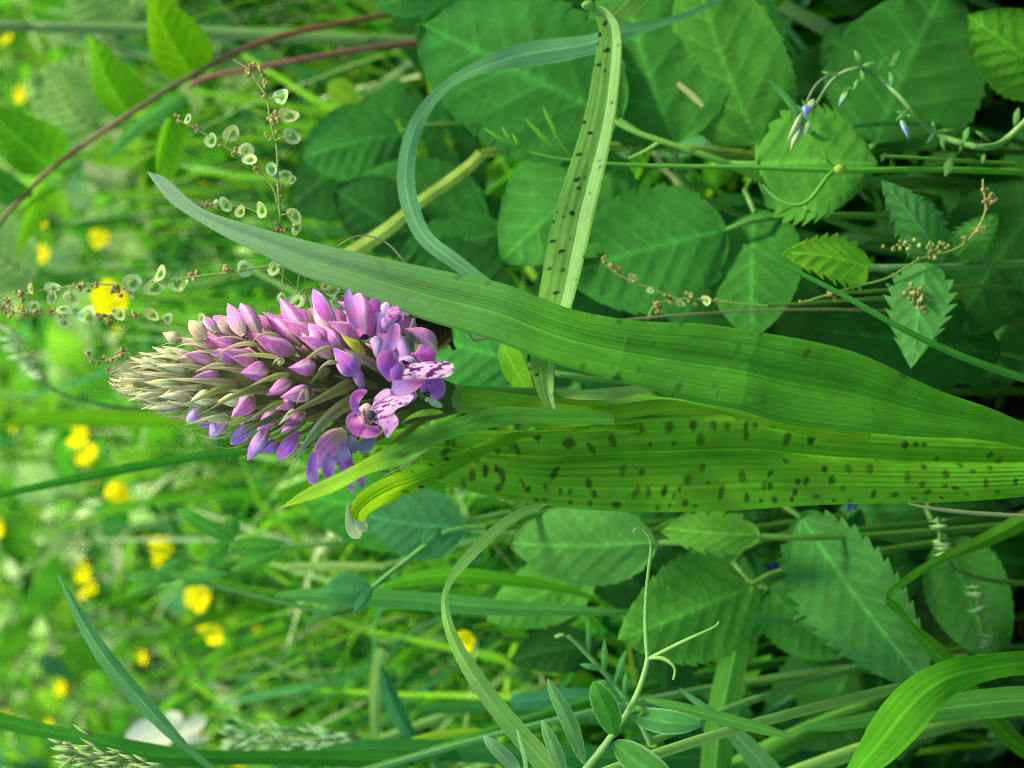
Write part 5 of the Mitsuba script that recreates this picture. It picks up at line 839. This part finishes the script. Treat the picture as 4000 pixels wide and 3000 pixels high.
# grass flower heads at the lower left
def panicle(label, x0, y0, x1, y1, spread, n, d, c, sd):
    k = thing('grass_flower_head', label, 'grass')
    R = rng(sd); parts = []
    for i in range(n):
        t = R.random(); x, y = x0 + t * (x1 - x0), y0 + t * (y1 - y0); o = R.normal(0, spread * (0.4 + .6 * math.sin(math.pi * min(1, t + .1))))
        px, py, dd = x - abs(o) * .5, y + o, d + R.normal(0, spread * .6) * s_of(d)
        b = at(px + 45, py - .3 * o, dd); tp = at(px - 32, py + R.normal(0, 18), dd)
        parts.append(bud(b, tp, R.uniform(10, 15) * s_of(d), [np.asarray(c) * R.uniform(.6, 1), np.asarray(c) * R.uniform(.9, 1.4), np.asarray(c) * 1.3], i, lift=-FWD))
    for i, q in enumerate(parts): obj('spikelet', q, 'bud', k)
    obj('stem', tube([at(x0, y0, d), at((x0 + x1) / 2, (y0 + y1) / 2, d), at(x1, y1, d), at(x1 + 400, y1 + 120, d + .02)], [.0004, .0007, .0008], (.12, .28, .06), 6, 30), 'stem', k)
    stem_to_ground(at(x1 + 400, y1 + 120, d + .02), [.0008, .001], (.1, .28, .05), parent=k)
panicle('plump grass flower head at the bottom edge left of centre', 230, 2935, 620, 3010, 42, 90, .285, (.20, .34, .08), 1)
panicle('feathery grey green grass head blurred above the dark bottom blade', 880, 2885, 1360, 2890, 44, 80, .42, (.16, .36, .12), 2)
panicle('pale blurred grass head at the far left above the spike tip', 30, 1310, 150, 1480, 24, 22, .45, (.30, .48, .20), 3)
panicle('tiny green grass head in the shade near the lower right corner', 3800, 2270, 3850, 2500, 16, 12, .345, (.20, .42, .14), 4)
panicle('tiny green grass head beside the folded bright blade top', 3660, 2020, 3680, 2160, 14, 9, .34, (.22, .44, .16), 5)

# ---------------------------------------------------------------- buttercups and other blooms
YE, YD = col(.95, .93, .010), col(.92, .74, .008)
def buttercup(label, x, y, r, d, tilt, sd, half=False):
    k = thing('buttercup', label, 'buttercup', 'yellow buttercups in the meadow')
    R = rng(sd); c = at(x, y, d); rr = r * s_of(d)
    nr = unit(np.array([0, 0, 1.0]) * tilt[0] - FWD * tilt[1] + UP * tilt[2]); a = unit(np.cross(nr, FWD + .3 * UP)); b = np.cross(nr, a)
    cup = .55 if not half else .9
    for i in range(5):
        cup_i = cup * R.uniform(.6, 1.5); ln = rr * R.uniform(.85, 1.12)
        th = i * 2 * np.pi / 5 + R.uniform(-.15, .15); dr = math.cos(th) * a + math.sin(th) * b; sd_ = np.cross(nr, dr)
        n, m = 9, 7; u = np.linspace(0, 1, n)[:, None]; w = np.linspace(-1, 1, m)[None]
        hw = rr * .62 * np.sin(np.pi * np.clip(u * .62 + .04, 0, 1)) * np.where(u > .85, 1 - (u - .85) * 3.5, 1)
        q = c + (u * ln * (1.0 - .25 * cup_i * u))[..., None] * dr + (hw * w)[..., None] * sd_ + (rr * cup_i * u ** 1.6 + .12 * rr * w * w)[..., None] * nr
        q = q.reshape(-1, 3)
        obj('petal', (q, grid_faces(n, m), YE * (.8 + .4 * mfbm(q * 400, 2, sd + i))[:, None]), 'petal', k)
    obj('centre', blob(c + nr * rr * .16, .28 * rr * np.eye(3), YD * .9, sd, .25), 'bud', k)
    stem_to_ground(c - nr * rr * .05, [.0007, .0010], (.08, .26, .03), (R.uniform(-.02, .02), R.uniform(0, .06)), R.uniform(-.01, .01), parent=k)
    return k
for i, (x, y, r, where) in enumerate(BC):
    d = flower_d(x, r)
    R = rng(900 + i)
    buttercup('yellow buttercup ' + where, x, y, r, d, (R.uniform(.3, 1), R.uniform(.2, 1.0), R.uniform(-.6, .6)), 900 + i, r > 56)
WF = thing('white_flower', 'white flower with broad petals half hidden by the blue green blade at lower left', 'flower')
for i, (pts, w) in enumerate([([(700, 2860, .62), (640, 2860, .62), (560, 2900, .622), (500, 2930, .63)], [30, 130, 150, 20]), ([(700, 2850, .62), (670, 2810, .62), (660, 2780, .622)], [40, 80, 20]), ([(700, 2860, .618), (760, 2830, .618), (805, 2800, .62)], [30, 66, 16]), ([(700, 2870, .618), (760, 2890, .618), (815, 2905, .62)], [30, 46, 12])]):
    obj('petal', petal(pts, w, [col(.70, .80, .58), col(.78, .84, .68), col(.76, .84, .66)], 70 + i, cup=.25), 'petal', WF)
stem_to_ground(at(705, 2865, .622), [.0008, .001], (.1, .3, .05), parent=WF)
for i, (x, y, r, d) in enumerate([(3022, 2225, 34, .40), (3660, 2275, 22, .41), (3325, 1975, 24, .36)]):
    k = thing('blue_flower', ['small deep blue flower in the shade right of the green toothed leaf', 'dim blue flower bud right of the folded bright blade', 'dark blue flower under the edge of the spotted leaf'][i], 'flower')
    for j in range(4):
        a = j * 1.57 + .4
        obj('petal', petal([(x, y, d), (x + r * .6 * math.cos(a), y + r * .6 * math.sin(a), d - .001), (x + r * math.cos(a), y + r * math.sin(a), d)], [r * .3, r * .9, r * .3], [col(.3, .35, .7), col(.06, .10, .55), col(.08, .12, .6)], 80 + j, n=9, m=5), 'petal', k)
    stem_to_ground(at(x, y, d), [.0005, .0007], (.08, .25, .04), parent=k)

# ---------------------------------------------------------------- insects
BE = thing('bumblebee', 'black bumblebee with pale tail feeding at the flowers, half under the broad leaf', 'bumblebee')
bx, by, bd = 1688, 1282, .2745
ax = unit(at(1740, 1330, bd) - at(1660, 1230, bd)); sd_ = unit(np.cross(ax, -FWD)); up_ = np.cross(sd_, ax)
c0 = at(bx, by, bd)
v, f, c = blob(c0, np.array([ax * .0047, sd_ * .0036, up_ * .0036]), (.012, .011, .009), 1, .06, 3)
q = (v - c0) @ ax / .0047
c = np.where((q > .55)[:, None], col(.06, .045, .012), c); c = np.where((q > .84)[:, None], col(.30, .22, .08), c)
th = blob(c0 - ax * .0062 + up_ * .0006, np.array([ax * .0028, sd_ * .0030, up_ * .0029]), (.014, .012, .009), 2, .06, 3)
BB = obj('body', join([(v, f, c), th]), 'furry', BE)
R = rng(6); hv = []
i = R.integers(0, len(v), 2600); nn = unit(v[i] - c0 - ((v[i] - c0) @ ax)[:, None] * ax * .6); l = R.uniform(.0005, .0011, len(i)); dr = unit(nn + .5 * ax + R.normal(0, .25, nn.shape)); s_ = unit(np.cross(dr, R.normal(size=nn.shape))) * .00003
p0, p1 = v[i] + R.normal(0, .0002, (len(i), 3)), v[i] + dr * l[:, None]
hv = np.stack([p0 - s_, p0 + s_, p1], 1).reshape(-1, 3); hc = np.repeat(np.where((c[i].sum(1) > .2)[:, None], col(.42, .34, .12), col(.03, .026, .016)), 3, axis=0)
obj('fur', (hv, np.arange(len(hv)).reshape(-1, 3), hc), 'furry', BE, smooth=False, kind='stuff')
for pts in ([(1735, 1300), (1752, 1335), (1762, 1350), (1772, 1368)], [(1742, 1318), (1760, 1322), (1768, 1345), (1782, 1362)], [(1600, 1300), (1580, 1308), (1562, 1302)]):
    obj('leg', tube([at(x, y, bd - .0005 * j) for j, (x, y) in enumerate(pts)], [.0004, .0003, .0002], (.02, .025, .012), 6, 20), 'furry', BE)
wv = ribbon([(1640, 1270, .2705, 10), (1655, 1300, .270, 50), (1672, 1330, .270, 56), (1690, 1345, .2705, 10)], base=(.2, .25, .2), n=20, m=5)
obj('wing', wv, {'type': 'principledthin', 'base_color': {'type': 'rgb', 'value': [.25, .28, .22]}, 'roughness': .25, 'spec_trans': .6, 'eta': 1.4, 'diff_trans': 1.0}, BE)
AP = thing('aphid', 'tiny pale green winged insect on the stem under the open flower', 'insect')
a0 = unit(at(1728, 1588, .2585) - at(1675, 1562, .2585)); a1 = unit(np.cross(a0, -FWD)); a2 = np.cross(a1, a0)
obj('body', blob(at(1698, 1573, .2600), np.array([a0 * .0017, a1 * .00065, a2 * .0006]), (.22, .36, .22), 1, .05, 3), 'bud', AP)
obj('head', blob(at(1668, 1560, .2600), np.array([a0 * .0004, a1 * .0005, a2 * .0004]), (.45, .55, .30), 2, .05), 'bud', AP)
obj('wing', ribbon([(1676, 1562, .2592, 14), (1695, 1572, .2590, 30), (1728, 1588, .2594, 12)], base=(.35, .52, .38), cup=-.3, n=14, m=7), 'petal', AP)
for sg in (-1, 1):
    obj('antenna', tube([at(1664, 1558, .2594), at(1650, 1548 + 5 * sg, .259), at(1640, 1552 + 12 * sg, .259)], [.00008, .00006], (.2, .25, .12), 5, 8), 'bud', AP)
# thin dry hair-like stalk arching behind the broad leaf
DS = thing('dry_stalk', 'thin curled dry grass stalk arching behind the broad orchid leaf', 'stalk')
obj('stem', tube([at(1322, 962, .262), at(1360, 935, .264), at(1420, 920, .267), at(1490, 938, .269), at(1545, 980, .270), at(1590, 1035, .271), at(1680, 1130, .275), at(1850, 1330, .285)], [.0001, .0002, .0003, .0003], [(.40, .36, .22), (.34, .26, .24)], 6, 50), 'stem', DS)
stem_to_ground(at(1850, 1330, .285), [.0003, .0004], (.3, .28, .16), parent=DS)
